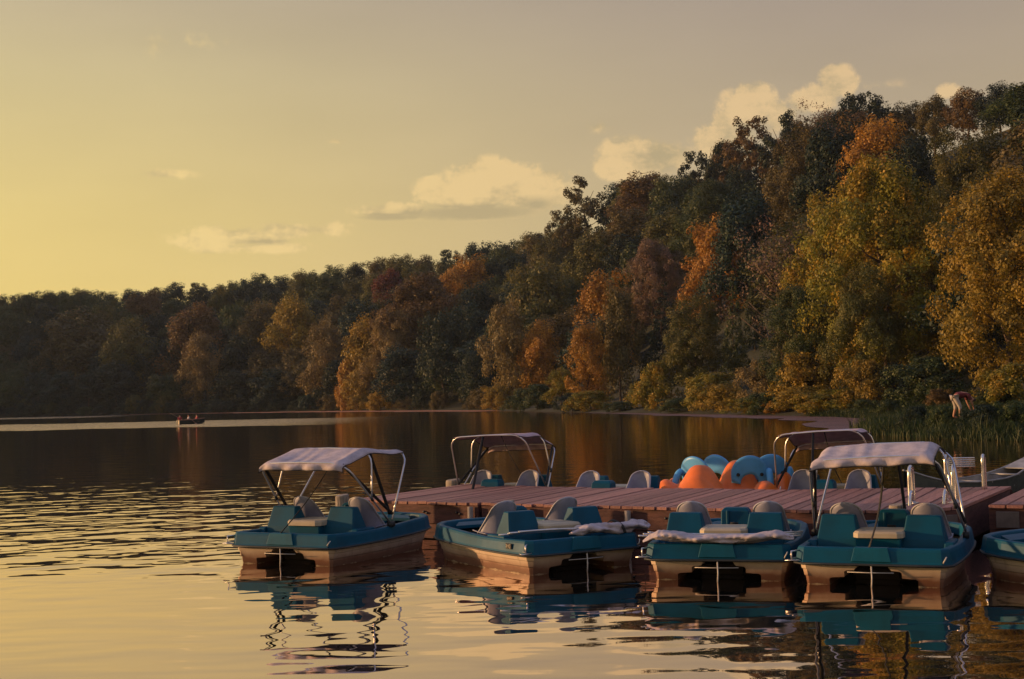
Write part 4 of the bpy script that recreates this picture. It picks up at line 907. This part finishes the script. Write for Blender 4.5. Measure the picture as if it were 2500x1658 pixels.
# ---------------------------------------------------------------- trees
def leaves_mesh(name, centers, rads, nleaf, size, seed, flat=.0, crown_c=None):
    r = np.random.default_rng(seed); centers = np.asarray(centers, float); rads = np.asarray(rads, float)
    w = rads ** 2; w /= w.sum(); idx = r.choice(len(centers), nleaf, p=w)
    d = r.normal(size=(nleaf, 3)); d /= np.linalg.norm(d, axis=1)[:, None]; rr = rads[idx] * (.35 + .75 * r.random(nleaf) ** .6)
    off = d * rr[:, None]; off[:, 2] *= (1 - flat)
    p = centers[idx] + off
    cc = np.array(crown_c if crown_c is not None else (0, 0, 9.0)); outw = p - cc; outw /= np.linalg.norm(outw, axis=1)[:, None] + 1e-6
    nrm = d * .7 + outw * .6 + r.normal(size=(nleaf, 3)) * .55; nrm[:, 2] += .25; nrm /= np.linalg.norm(nrm, axis=1)[:, None]
    t = np.cross(nrm, r.normal(size=(nleaf, 3))); t /= np.linalg.norm(t, axis=1)[:, None]; b = np.cross(nrm, t)
    s = size * (.55 + .9 * r.random(nleaf))[:, None]
    v = np.empty((nleaf, 4, 3)); v[:, 0] = p - t * s; v[:, 1] = p - b * s * .6 + nrm * s * .15; v[:, 2] = p + t * s; v[:, 3] = p + b * s * .6 + nrm * s * .15
    me = bpy.data.meshes.new(name); me.vertices.add(nleaf * 4); me.vertices.foreach_set('co', v.ravel())
    me.loops.add(nleaf * 4); me.loops.foreach_set('vertex_index', np.arange(nleaf * 4, dtype=np.int32)); me.polygons.add(nleaf)
    me.polygons.foreach_set('loop_start', np.arange(0, nleaf * 4, 4, dtype=np.int32)); me.update(); me.validate()
    tint = np.clip(r.random(len(centers))[idx] * .55 + r.random(nleaf) * .45, 0, 1)
    at_ = me.attributes.new('tint', 'FLOAT', 'POINT'); at_.data.foreach_set('value', np.repeat(tint, 4).astype(np.float32))
    me.materials.append(M_LEAF); return me
def clumps_broad(seed, W=10.0, Hh=16.0, cb=.10, n=95, top=1.0, wob=.3, rr=(.9, 1.6)):
    """clumps over an uneven, many-lobed dome"""
    r = random.Random(seed); c = []; rad = []; lobes = []
    for k in range(9):
        a = k * 2.4 + r.uniform(-.4, .4); hh = cb + .15 + (1 - cb - .30) * (k / 8) ** .9; wd = W * .5 * (.62 if k < 7 else .25) * math.sin(PI * min(1, (hh - cb) / (1 - cb) * .62 + .30)) 
        lobes.append((math.cos(a) * wd, math.sin(a) * wd, Hh * hh, W * r.uniform(.22, .34)))
    lobes.append((0, 0, Hh * .80, W * .27)); lobes.append((r.uniform(-.5, .5), r.uniform(-.5, .5), Hh * .60, W * .36)); lobes.append((0, 0, Hh * (cb + .25), W * .36))
    for k in range(n):
        L = lobes[r.randrange(len(lobes))]; u = r.uniform(-.45, 1); a = r.uniform(0, 2 * PI); q = math.sqrt(1 - u * u); R = L[3] * (1 + r.uniform(-wob, wob) * .6)
        c.append((L[0] + R * q * math.cos(a), L[1] + R * q * math.sin(a), min(Hh * 1.02, L[2] + R * u * 1.1))); rad.append(r.uniform(*rr))
    zs = [p[2] for p in c]; z0, z1 = min(zs), max(zs); c = [(x, y, Hh * cb + (z - z0) / (z1 - z0) * (Hh * (1 - cb) - .7)) for x, y, z in c]
    return c, rad
def trunk_mesh(name, Hh, r0, seed, limbs=7, cb=.2, spread=3.2):
    r = random.Random(seed); mb = MB(); p = [Vector((0, 0, -1.2))]; z = 0; top = Hh * .82
    pts = [Vector((0, 0, -1.2))] + [Vector((r.uniform(-.25, .25) * k, r.uniform(-.25, .25) * k, top * k / 6)) for k in range(1, 7)]
    P = curve(pts, 3); mb.tube(P, [r0 * (1.25 - 1.1 * i / (len(P) - 1)) for i in range(len(P))], 7)
    for k in range(limbs):
        t = cb + .1 + (.72 - cb) * k / limbs; i = min(len(P) - 2, int(t * len(P))); a = k * 2.4 + r.uniform(-.3, .3); L = spread * r.uniform(.7, 1.1) * (1.1 - .5 * t); s = P[i]
        e = s + Vector((math.cos(a) * L, math.sin(a) * L, L * r.uniform(.4, .9))); m = s.lerp(e, .5) + Vector((0, 0, -.2))
        mb.tube([s, m, e], [r0 * .42, r0 * .28, .04], 5)
    return mb.mesh(name)
PROTO = {}
def make_protos():
    def reg(k, crown, trunk): trunk.materials.append(M_BARK); PROTO[k] = (crown, trunk)
    for k, s in (('broad1', 11), ('broad2', 23), ('broad3', 37), ('broad4', 51)):
        c, r = clumps_broad(s, n=130); reg(k, leaves_mesh('crown', c, r, 15000, .21, s), trunk_mesh('trunk', 16, .24, s))
    for k, s in (('big1', 61), ('big2', 73)):
        c, r = clumps_broad(s, n=260, cb=.08, rr=(.5, 1.05)); reg(k, leaves_mesh('crown', c, r, 42000, .112, s), trunk_mesh('trunk', 16, .26, s))
    for k, s in (('tall1', 81), ('tall2', 97)):
        c, r = clumps_broad(s, W=7.0, n=100, cb=.08); c = [(x * 10 / 7, y * 10 / 7, z) for x, y, z in c]; reg(k, leaves_mesh('crown', c, r, 12000, .20, s), trunk_mesh('trunk', 16, .22, s))
    for k, s in (('airy1', 101), ('airy2', 113)):
        c, r = clumps_broad(s, n=80, cb=.14, wob=.5, rr=(.5, 1.05)); reg(k, leaves_mesh('crown', c, r, 6500, .22, s), trunk_mesh('trunk', 16, .22, s, 11, .3, 4.0))
    # conifer: whorls of drooping sprays
    r = random.Random(5); c = []; rad = []
    for i in range(26):
        t = i / 25; z = 1.2 + 14.3 * t; R = 4.4 * (1 - t) ** .8 + .2
        for k in range(max(3, int(13 * (1 - t) + 3))):
            a = r.uniform(0, 2 * PI); q = R * r.uniform(.55, 1.05); c.append((math.cos(a) * q, math.sin(a) * q, z - .12 * q + r.uniform(-.2, .2))); rad.append(.35 + .55 * (1 - t))
    reg('conifer', leaves_mesh('crown', c, rad, 9000, .17, 5, flat=.45), trunk_mesh('trunk', 18, .2, 5, 4, .3, 1.5))
    # thin, nearly bare crown
    c, rr_ = clumps_broad(131, n=70, cb=.25, wob=.7, rr=(.6, 1.1)); reg('bare', leaves_mesh('crown', c, rr_, 2600, .13, 131), trunk_mesh('trunk', 16, .18, 131, 26, .15, 4.8))
    for k, s in (('bush1', 141), ('bush2', 157)):
        c, r2 = clumps_broad(s, W=10, Hh=8.0, n=110, cb=.0, rr=(.6, 1.2)); c = [(x, y, max(.2, z)) for x, y, z in c]
        reg(k, leaves_mesh('crown', c, r2, 9000, .20, s, crown_c=(0, 0, 3)), trunk_mesh('trunk', 7, .14, s, 8, .0, 2.5))
make_protos()
PH = {k: (8.0 if k.startswith('bush') else 16.0) for k in PROTO}
COL = dict(dark=((.018, .036, .022), (.034, .046, .022)), green=((.046, .074, .024), (.095, .095, .024)), olive=((.100, .105, .026), (.16, .12, .028)), brown=((.104, .086, .031), (.16, .112, .031)),  # dark and teal set low: deep forest shade put into the leaf colour
           rust=((.135, .084, .032), (.19, .115, .032)), orange=((.38, .185, .028), (.46, .26, .035)), gold=((.29, .205, .028), (.38, .23, .03)), yelgreen=((.200, .190, .020), (.40, .22, .024)),
           pink=((.17, .115, .078), (.22, .12, .08)), red=((.12, .025, .022), (.17, .045, .02)), tan=((.22, .165, .062), (.28, .19, .06)), teal=((.016, .040, .032), (.034, .056, .034)))
def tree(x, y, hgt_m, wid, kind, colk, label, group=None, cat='tree', name=None, base=None, jit=.12):
    z = hz(x, y) if base is None else base
    cr, tr = PROTO[kind]; rt = empty(name or ('shrub' if kind.startswith('bush') else 'conifer_tree' if kind == 'conifer' else 'bare_tree' if kind == 'bare' else 'broadleaf_tree'), (x, y, z - .05), random.uniform(0, 2 * PI), label, cat, group)
    k = random.uniform(1 - jit, 1 + jit); c1, c2 = COL[colk]; sx = wid / 10.0 ; sz = hgt_m / PH[kind]
    co = bpy.data.objects.new('crown', cr); C.objects.link(co); co.parent = rt; co.scale = (sx, sx, sz); co.color = (c1[0] * k, c1[1] * k * random.uniform(.95, 1.05), c1[2] * k, 1); co['accent'] = (c2[0] * k, c2[1] * k, c2[2] * k, 1.0)
    to = bpy.data.objects.new('stem' if kind.startswith('bush') else 'trunk', tr); C.objects.link(to); to.parent = rt; to.scale = (sx, sx, sz)
    return rt
def on_ray(px, s_in):
    """first point along the view azimuth of px that lies s_in metres inland"""
    d = ray(px, 971 - (px - 1250) * .0227); u = np.array([d.x, d.y]); u /= np.hypot(*u); r = np.arange(45, 760, 1.5)
    s = sdist(u[0] * r, u[1] * r); ok = s >= s_in
    for i in range(len(r)):
        if ok[i] and s[min(i + 8, len(r) - 1)] >= s_in * .9: return u[0] * r[i], u[1] * r[i], r[i], s[i]
    return None
AUTH = []
def put(px, ytop, wpx, s_in, kind, colk, label, cat='tree'):
    for si in range(int(s_in), 130, 3):
        q = on_ray(px, max(si, s_in) if si > s_in else s_in)
        if q is None: break
        x, y, r, s = q; p = at(px, ytop, y); g = hz(x, y); Hm = max(1.2, p.z - g); Wm = wpx * y / F * 1.12
        Wm = max(Wm, Hm / 1.75) if (s_in >= 12 and kind != 'conifer') else Wm
        if s_in < 30 or Hm < 1.85 * Wm or Hm < 9: break
    tree(x, y, Hm, Wm, kind, colk, label, cat=cat); AUTH.append((px, ytop, wpx, r, pj((x, y, g))[1]))
put(204, 756, 165, 24, 'broad1', 'brown', 'big domed brown tree low on the far shaded hillside')
put(313, 776, 120, 17, 'broad2', 'olive', 'olive brown round tree beside the big domed brown one on the far shore')
put(480, 738, 130, 26, 'broad3', 'rust', 'rust-tinged tree with ragged edge above the small tan tree')
put(490, 812, 78, 9, 'tall1', 'tan', 'narrow tan sunlit tree standing out from the dark far shore')
put(352, 712, 105, 62, 'broad4', 'rust', 'rusty crown high on the far slope above the olive round tree')
put(262, 731, 85, 46, 'broad2', 'olive', 'olive crown on the far slope above the big domed brown tree')
put(720, 722, 90, 26, 'broad3', 'gold', 'golden brown round crown at the end of the shaded hillside')
put(640, 735, 70, 34, 'broad1', 'brown', 'slim brown crown next to the golden brown round one')
put(798, 776, 84, 6, 'tall2', 'tan', 'tan tree at the waterline where the lit wooded point begins')
put(835, 720, 90, 30, 'broad2', 'brown', 'brown crown behind the tan tree of the wooded point')
put(882, 730, 90, 20, 'broad3', 'teal', 'dull green tree between the tan tree and the great rust tree')
put(1032, 662, 205, 16, 'big1', 'rust', 'great rust brown tree with shaded flank in the middle of the wooded point')
put(905, 772, 105, 6, 'broad4', 'gold', 'gold-brown tree at the water with foliage down to its foot')
put(853, 880, 62, 3, 'bush1', 'orange', 'low orange tree leaning out at the tip of the salmon weed')
put(960, 757, 120, 8, 'big2', 'tan', 'olive-gold tree in front of the great rust tree')
put(1085, 760, 110, 6, 'broad1', 'dark', 'dark shaded tree beside the great rust tree at the water')
put(1150, 622, 115, 62, 'broad2', 'orange', 'orange-yellow crown showing high on the slope over the point')
put(1166, 688, 66, 36, 'broad3', 'dark', 'small near-black crown just below the orange-yellow one')
put(1150, 745, 90, 15, 'broad4', 'teal', 'dark green tree filling the shaded notch in the shore')
put(1165, 860, 70, 4, 'tall1', 'dark', 'dark narrow tree at the water in the shaded notch')
put(1242, 722, 105, 4, 'tall2', 'tan', 'tall tan and gold tree at the corner just past the shaded notch')
put(1325, 640, 130, 26, 'broad1', 'olive', 'olive domed tree behind the tan and gold corner tree')
put(1322, 782, 90, 9, 'broad2', 'orange', 'orange-brown tree between the corner tree and the bright yellow one')
put(1440, 430, 116, 78, 'airy1', 'brown', 'lone airy tree standing clear of the ridge against the sky')
put(1385, 512, 74, 74, 'airy2', 'brown', 'lower airy tree at the foot of the lone ridge tree')
put(1498, 485, 60, 80, 'airy1', 'dark', 'small dark ridge tree in the dip beside the lone airy tree')
put(954, 655, 48, 60, 'broad3', 'red', 'small crimson crown on the slope above the great rust tree')
put(1434, 792, 82, 3.5, 'tall1', 'orange', 'bright yellow-orange slender tree at the water')
put(1372, 895, 60, 2.5, 'tall2', 'yelgreen', 'small yellow-green tree at the water beside the bright yellow-orange one')
put(1478, 660, 95, 20, 'broad3', 'orange', 'orange crown above and behind the bright yellow-orange tree')
put(1603, 578, 112, 32, 'big1', 'pink', 'pinkish brown round crown in the middle of the slope')
put(1462, 562, 118, 48, 'broad1', 'olive', 'olive crown below the lone ridge tree')
put(1515, 690, 90, 9, 'tall2', 'brown', 'tall brown tree in shade right behind the waterline')
put(1625, 690, 125, 14, 'conifer', 'dark', 'broad dark pine below the pinkish brown crown')
put(1702, 718, 150, 7, 'big2', 'olive', 'large leafy tree with gold flecks over black shade near the water')
put(1797, 650, 66, 17, 'conifer', 'green', 'pointed cedar rising behind the large gold-flecked tree')
put(1847, 612, 60, 24, 'conifer', 'dark', 'slender darker cedar beside the pointed one')
put(1910, 520, 105, 13, 'bare', 'pink', 'bare pinkish grey tree with thin twigs beside the great yellow-green tree')
put(1925, 590, 90, 11, 'conifer', 'brown', 'flat-layered brown conifer under the bare pinkish tree')
put(1722, 590, 105, 30, 'conifer', 'brown', 'brown-green pine in the middle of the slope')
put(1580, 424, 128, 78, 'broad4', 'rust', 'broad dark brown crown on the ridge')
put(1718, 368, 66, 84, 'airy2', 'dark', 'airy dark ridge tree in front of the tall cloud')
put(1768, 346, 58, 86, 'airy1', 'dark', 'pointed airy ridge tree beside the tall cloud')
put(1845, 284, 100, 84, 'airy2', 'rust', 'tall reddish ridge tree, highest against the clouds')
put(1928, 270, 60, 80, 'airy1', 'dark', 'dark twin-topped ridge tree behind the reddish one')
put(1750, 438, 165, 52, 'big1', 'green', 'wide green tree with rusty patches high on the slope')
put(1552, 505, 135, 55, 'broad2', 'brown', 'wide brown crown below the broad ridge crown')
put(1832, 470, 115, 36, 'broad3', 'teal', 'dark blue-green round crown in shade')
put(1762, 528, 48, 34, 'broad4', 'orange', 'small orange crown caught by the sun in mid slope')
put(1985, 300, 130, 52, 'big2', 'brown', 'tall olive brown tree wall behind the bare pinkish tree')
put(2016, 238, 84, 74, 'bare', 'pink', 'nearly leafless twiggy tree on the ridge')
put(2082, 232, 66, 80, 'airy1', 'dark', 'dark ridge tree with open crown past the leafless one')
put(2146, 224, 66, 84, 'airy2', 'dark', 'taller dark ridge tree with spiky crown')
put(2162, 288, 60, 56, 'broad1', 'orange', 'narrow orange-red crown below the spiky ridge tree')
put(2117, 268, 44, 64, 'broad2', 'rust', 'small orange-brown crown beside the narrow orange-red one')
put(2052, 296, 95, 52, 'broad3', 'dark', 'dark green round crown below the open ridge trees')
put(2236, 252, 95, 90, 'broad4', 'brown', 'brown rounded crown on the high ridge')
put(2302, 232, 84, 92, 'broad3', 'brown', 'small ridge tree standing by the last pink cloud')
put(2386, 216, 90, 94, 'broad1', 'rust', 'reddish crown on the highest part of the ridge')
put(2466, 203, 90, 94, 'broad2', 'dark', 'dark open crown on top of the ridge near the end')
put(2250, 330, 130, 50, 'broad2', 'dark', 'black-green crown in the shaded hollow above the great yellow-green tree')
put(2168, 372, 280, 10, 'big1', 'yelgreen', 'great yellow-green tree with orange flecks on the near shore')
put(2065, 470, 150, 12, 'big2', 'yelgreen', 'yellow-green side crown joined to the great yellow-green tree')
put(2395, 308, 190, 34, 'big2', 'olive', 'high brown-green tree behind the golden end tree')
put(2465, 400, 300, 8, 'big1', 'gold', 'huge golden-orange tree filling the end of the bank')
put(2330, 520, 150, 14, 'big2', 'yelgreen', 'leafy olive tree between the two great trees')
put(1955, 690, 150, 5, 'big1', 'green', 'dark green leafy tree with small gold leaves near the gold shrubs')
put(2120, 640, 160, 6, 'big2', 'olive', 'low spreading brown-green tree beneath the great yellow-green one')
# shrubs along the bank
for (px, yt, wd, s, k, c, lab) in [
    (1604, 885, 92, 3, 'bush1', 'yelgreen', 'olive shrub at the water below the broad dark pine'), (1767, 940, 105, 2, 'bush2', 'gold', 'gold shrub at the water before the large gold-flecked tree'),
    (1862, 880, 95, 4, 'bush1', 'tan', 'tall tan shrub behind the gold waterside shrub'), (1965, 866, 138, 4, 'bush2', 'gold', 'largest gold shrub with reddish stems'),
    (1890, 978, 52, 1, 'bush1', 'orange', 'small bright orange bush at the water'), (1826, 972, 85, 1.2, 'bush2', 'yelgreen', 'low olive bush beside the bright orange one'),
    (2040, 950, 150, 2, 'bush1', 'yelgreen', 'wide olive bush above the mauve weed'), (2185, 890, 95, 6, 'bush2', 'teal', 'dark green bush between the wide olive and tall green ones'),
    (2272, 872, 165, 6, 'bush1', 'green', 'tall green bush behind the grassy spit'), (2292, 950, 62, 4, 'bush2', 'rust', 'small rust-coloured bush behind the stooping person'),
    (2482, 886, 150, 8, 'bush1', 'yelgreen', 'yellow-green bush beyond the stooping person'), (2432, 958, 105, 7, 'bush2', 'green', 'low green bush on the bank beside the stooping person'),
    (1440, 955, 100, 1.5, 'bush2', 'yelgreen', 'olive bush at the foot of the bright yellow-orange tree'), (1512, 980, 66, 1, 'bush1', 'green', 'small green bush at the water in the shade of the pine'),
    (1655, 972, 90, 1, 'bush2', 'green', 'green bush between the olive and the gold waterside shrubs'), (1312, 938, 88, 1.5, 'bush1', 'green', 'green-grey bush on the shore below the orange-brown tree'),
    (1218, 942, 74, 1, 'bush2', 'gold', 'golden bush at the corner past the shaded notch'), (1156, 966, 56, 1.5, 'bush1', 'brown', 'brownish bush in the shaded notch'),
    (1000, 974, 66, 1, 'bush2', 'brown', 'low brown bush under the great rust tree'), (1070, 955, 40, 1.5, 'bush1', 'brown', 'narrow brown bush at the water in the shadow of the rust tree'),
    (930, 955, 66, 1, 'bush1', 'gold', 'golden bush at the edge of the salmon weed'), (880, 965, 60, 1, 'bush2', 'gold', 'low golden bush beside the leaning orange tree'),
    (2110, 985, 70, 1.5, 'bush2', 'green', 'low green bush at the inner end of the mauve weed'), (1985, 985, 60, 1, 'bush1', 'gold', 'pale gold bush in front of the largest gold shrub'),
    (2165, 1008, 60, 1.2, 'bush2', 'green', 'low leafy clump at the open end of the grassy spit'), (2235, 1020, 75, 1.0, 'bush1', 'dark', 'dark low clump at the water in the middle of the grassy spit'),
    (2300, 1035, 66, 1.0, 'bush2', 'green', 'green low clump at the water in front of the stooping person'), (2400, 1030, 90, 1.2, 'bush1', 'dark', 'wide dark clump at the water beyond the ladder end of the dock'), (2475, 1022, 80, 2.0, 'bush2', 'green', 'leafy green clump on the spit before the huge golden tree'),
    (330, 965, 40, 2, 'bush1', 'olive', 'small olive bush on the far dark shore'), (400, 968, 36, 2, 'bush2', 'olive', 'smaller olive bush on the far dark shore close to the rowing boat')]:
    put(px, yt, wd, s, k, c, lab, 'shrub')

SKY = [(-200, 735), (0, 713), (106, 698), (243, 703), (310, 712), (338, 692), (440, 686), (560, 690), (677, 662), (814, 648), (930, 628), (1057, 614), (1216, 590), (1311, 577), (1340, 560), (1500, 520), (1540, 440), (1690, 420), (1720, 385), (1820, 330), (1900, 345), (1960, 300), (2030, 270), (2170, 250), (2250, 262), (2430, 222), (2500, 205), (2700, 190)]
def skyline(px): return float(np.interp(px, [a for a, b in SKY], [b for a, b in SKY]))
zone = lambda px: ('far shaded hillside' if px < 760 else 'slope behind the wooded point' if px < 1210 else 'near wooded slope')
cname = dict(dark='dark green', green='green', olive='olive', brown='brown', rust='rusty brown', teal='bluish green', tan='tan', gold='golden', yelgreen='yellow-green', orange='orange')
ROWS = [(7, 0), (13, 2), (19, 1), (20, 2), (28, 2), (33, 1), (38, 2), (50, 0), (60, 2), (70, 0), (82, 2), (95, 0)]
nfill = 0; fr = random.Random(99)
MARKS = [(204, 800, 'the big domed brown tree'), (480, 770, 'the ragged rust tree'), (490, 880, 'the narrow tan tree'), (720, 760, 'the golden brown crown'), (798, 850, 'the waterline tan tree'), (20, 850, 'the edge of the far shore'),
         (1032, 760, 'the great rust tree'), (1150, 660, 'the orange-yellow crown'), (1150, 850, 'the shaded notch'), (1242, 820, 'the gold corner tree'), (1440, 480, 'the lone ridge tree'), (954, 670, 'the crimson crown'), (350, 930, 'the rowing boat shore'),
         (1434, 860, 'the bright yellow-orange tree'), (1603, 640, 'the pinkish brown crown'), (1702, 800, 'the gold-flecked tree'), (1625, 780, 'the broad dark pine'), (1910, 620, 'the bare pinkish tree'), (1580, 460, 'the broad ridge crown'),
         (1845, 340, 'the tall reddish ridge tree'), (1750, 500, 'the wide rust-patched tree'), (2016, 280, 'the leafless ridge tree'), (2168, 550, 'the great yellow-green tree'), (2300, 280, 'the pink cloud ridge tree'), (2465, 600, 'the huge golden tree'), (1965, 900, 'the largest gold shrub'), (650, 900, 'the dark middle of the far shore')]
USED = {}
def near_label(px, py, colour, size, kind='tree'):
    m = min(MARKS, key=lambda q: (q[0] - px) ** 2 + ((q[1] - py) * 1.2) ** 2); dx, dy = px - m[0], py - m[1]
    rel = ('on the open-water side of' if dx < 0 else 'on the dock side of') if abs(dx) > abs(dy) else ('uphill of' if dy < 0 else 'downhill of')
    key = (colour, rel, m[2], kind, size); USED[key] = USED.get(key, 0) + 1; n = USED[key]
    o = ['', 'second ', 'third ', 'fourth ', 'fifth ', 'sixth ', 'seventh ', 'eighth '][min(n - 1, 7)]
    return '%s%s %s %s %s %s' % (o, size, colour, kind, rel, m[2])
for ri, (s_in, side) in enumerate(ROWS):
    px = (1210 if side == 2 else -110) + fr.uniform(0, 30)
    while px < (1210 if side == 1 else 2620):
        g = on_ray(px, s_in + fr.uniform(-3, 3))
        if g is None: px += 40; continue
        x, y, r, s = g; hm = fr.uniform(12.5, 17.5) * (.8 if ri == 0 else 1); W = fr.uniform(9.5, 13.0); wpx = W / y * F; gnd = hz(x, y); top = pj((x, y, gnd + hm))[1]
        lim = skyline(px) + fr.uniform(-6, 16)
        if top < lim or ri == len(ROWS) - 1: hm = max(5, at(px, lim, y).z - gnd); top = lim
        if hm > 26: hm = 26
        bottom = pj((x, y, gnd))[1]; ok = True
        for (ax_, at_, aw, ar, ab) in AUTH:
            ac = at_ + (ab - at_) * .33
            if ar > r - 2 and abs(ax_ - px) < (aw + wpx) * .30 and top < ac + 4 and bottom > at_: ok = False
            if abs(ar - r) < 6 and abs(ax_ - px) < (aw + wpx) * .22: ok = False
        if ok and hm > 5.5:
            if px < 760: ck = fr.choice(['dark', 'teal', 'dark', 'green', 'brown', 'brown', 'teal', 'olive'] if s_in < 45 else ['dark', 'green', 'brown', 'olive', 'teal', 'green'])  # far-left picks lean dark and bluish, the slope's shade put into leaf colour
            elif px < 1210: ck = fr.choice(['dark', 'brown', 'olive', 'teal', 'olive', 'green'])
            elif px < 1900: ck = fr.choice(['dark', 'green', 'olive', 'olive', 'teal', 'brown', 'green'])
            else: ck = fr.choice(['dark', 'olive', 'brown', 'dark', 'olive', 'green'])
            kd = fr.choice(['broad1', 'broad2', 'broad3', 'broad4', 'broad2', 'tall2']) if s_in < 75 else fr.choice(['broad1', 'broad2', 'broad3', 'broad4', 'airy2'])
            tree(x, y, hm, W, kd, ck, near_label(px, (top + min(bottom, top + wpx)) / 2, cname[ck], 'small' if hm < 12 else 'tall' if hm > 17 else 'middle-sized'), 'trees on the %s' % zone(px)); nfill += 1
        px += wpx * fr.uniform(.62, .85)
# waterside scrub filling between the trees
px = -60
while px < 2180:
    g = on_ray(px, fr.uniform(.6, 2.0) if px < 1500 else fr.uniform(.3, 4.5))
    if g:
        x, y, r, s = g; W = fr.uniform(3.5, 6.5); ck = fr.choice(['dark', 'green', 'teal'] if px < 760 else ['green', 'olive', 'dark', 'brown'] if px < 1500 else ['yelgreen', 'olive', 'yelgreen', 'green', 'gold'])
        if not any(abs(a[0] - px) < a[2] * .3 and abs(a[3] - r) < 5 and a[1] > 900 for a in AUTH):
            tree(x, y, fr.uniform(2.0, 4.2), W, fr.choice(['bush1', 'bush2']), ck, near_label(px, 985, cname[ck], 'waterside', 'bush'), 'bushes at the waterline below the %s' % zone(px), cat='shrub'); nfill += 1
        px += W / y * F * .9
    else: px += 20
print('FILL', nfill, 'AUTH', len(AUTH))
# the forest goes on past both sides of the view: one mass
def beyond(lo, hi, y0, y1, n, seed, nm):
    r = np.random.default_rng(seed); x = r.uniform(lo, hi, n * 4); y = r.uniform(y0, y1, n * 4); d = sdist(x, y); az = np.degrees(np.arctan2(x, y))
    k = (d > 6) & (d < 125) & ((az < -21.8) | (az > 22.5)); x, y = x[k][:n], y[k][:n]; z = hgt(x, y)
    c = []; rad = []
    for i in range(len(x)):
        for q in range(7):
            c.append((x[i] + r.normal(0, 2.4), y[i] + r.normal(0, 2.4), z[i] + r.uniform(3, 14))); rad.append(r.uniform(1.6, 2.8))
    me = leaves_mesh(nm, c, rad, 150000, .8, seed, crown_c=(0, 0, -200)); o = bpy.data.objects.new(nm, me); C.objects.link(o); o.color = (.05, .05, .02, 1); o['accent'] = (.12, .07, .025, 1.0)
    return tag(o, None, None, None, 'stuff')
tag(beyond(-880, -150, 310, 700, 700, 5, 'forest'), 'wooded hillside going on past the open end of the lake')  # unseen crowns on the raised hill, added to shade the far shore
tag(beyond(40, 330, 30, 420, 420, 6, 'forest'), 'wooded slope going on behind the bank past the dock')
# ---------------------------------------------------------------- grass and reeds of the bank
def blades(name, n, region, hrange, wd, m, seed, lean=.35):
    r = np.random.default_rng(seed); pts = region(r, n); n = len(pts); hh = r.uniform(*hrange, n) * (.45 + .9 * (.5 + .5 * np.sin(pts[:, 0] * 1.7 + 2 * np.sin(pts[:, 1] * .6)) * np.cos(pts[:, 1] * .9 + pts[:, 0] * .4))); a = r.uniform(0, 2 * PI, n); l = r.normal(0, lean, (n, 2)) * hh[:, None]
    base = np.c_[pts, hgt(pts[:, 0], pts[:, 1]) - .03]; d = np.c_[np.cos(a), np.sin(a), np.zeros(n)] * wd
    mid = base + np.c_[l * .3, hh * .6]; tip = base + np.c_[l, hh]
    v = np.stack([base - d, base + d, mid + d * .7, mid - d * .7, tip], 1).reshape(-1, 3)
    i = np.arange(n) * 5; f = [(int(k), int(k) + 1, int(k) + 2, int(k) + 3) for k in i] + [(int(k) + 3, int(k) + 2, int(k) + 4) for k in i]
    me = bpy.data.meshes.new(name); me.from_pydata(v.tolist(), [], f); me.materials.append(m)
    t = me.attributes.new('tint', 'FLOAT', 'POINT'); t.data.foreach_set('value', np.repeat(r.random(n), 5).astype(np.float32))
    o = bpy.data.objects.new(name, me); C.objects.link(o); return o
def reg_bank(r, n):
    x = r.uniform(15, 50, n * 5); y = r.uniform(46, 124, n * 5); s = sdist(x, y); keep = (s > -.3) & (s < 9) & (np.abs(x / y) < .42); return np.c_[x, y][keep][:n]
def reg_edge(r, n):
    x = r.uniform(15, 30, n * 14); y = r.uniform(52, 92, n * 14); s = sdist(x, y); keep = (s > -.7) & (s < .9); return np.c_[x, y][keep][:n]
g1 = blades('grass', 90000, reg_bank, (.18, .62), .022, M_LEAF, 3, .55); g1.color = (.018, .042, .014, 1); g1['accent'] = (.045, .055, .016, 1.0); tag(g1, 'tall dark green grass covering the low bank', None, None, 'stuff')
g2 = blades('reeds', 1100, reg_edge, (.3, 1.0), .02, M_LEAF, 4, .25); g2.color = (.03, .06, .018, 1); g2['accent'] = (.09, .085, .03, 1.0); tag(g2, 'green reeds standing in the water along the grassy spit', None, None, 'stuff')
def log_fn(): return MB().tube(curve([(0, 0, 0), (1.2, .3, .25), (2.6, .5, .75)], 4), [.12 - .008 * i for i in range(9)], 8)
lg = wp(2172, 1013, .15); o = part('driftwood_log', None, log_fn, mat('grey_driftwood', (.24, .15, .12), .8, bump=.01), None, loc=(lg.x, lg.y, hz(lg.x, lg.y) + .1)); tag(o, 'bleached driftwood branch propped on the bank at the end of the mauve weed', 'log')
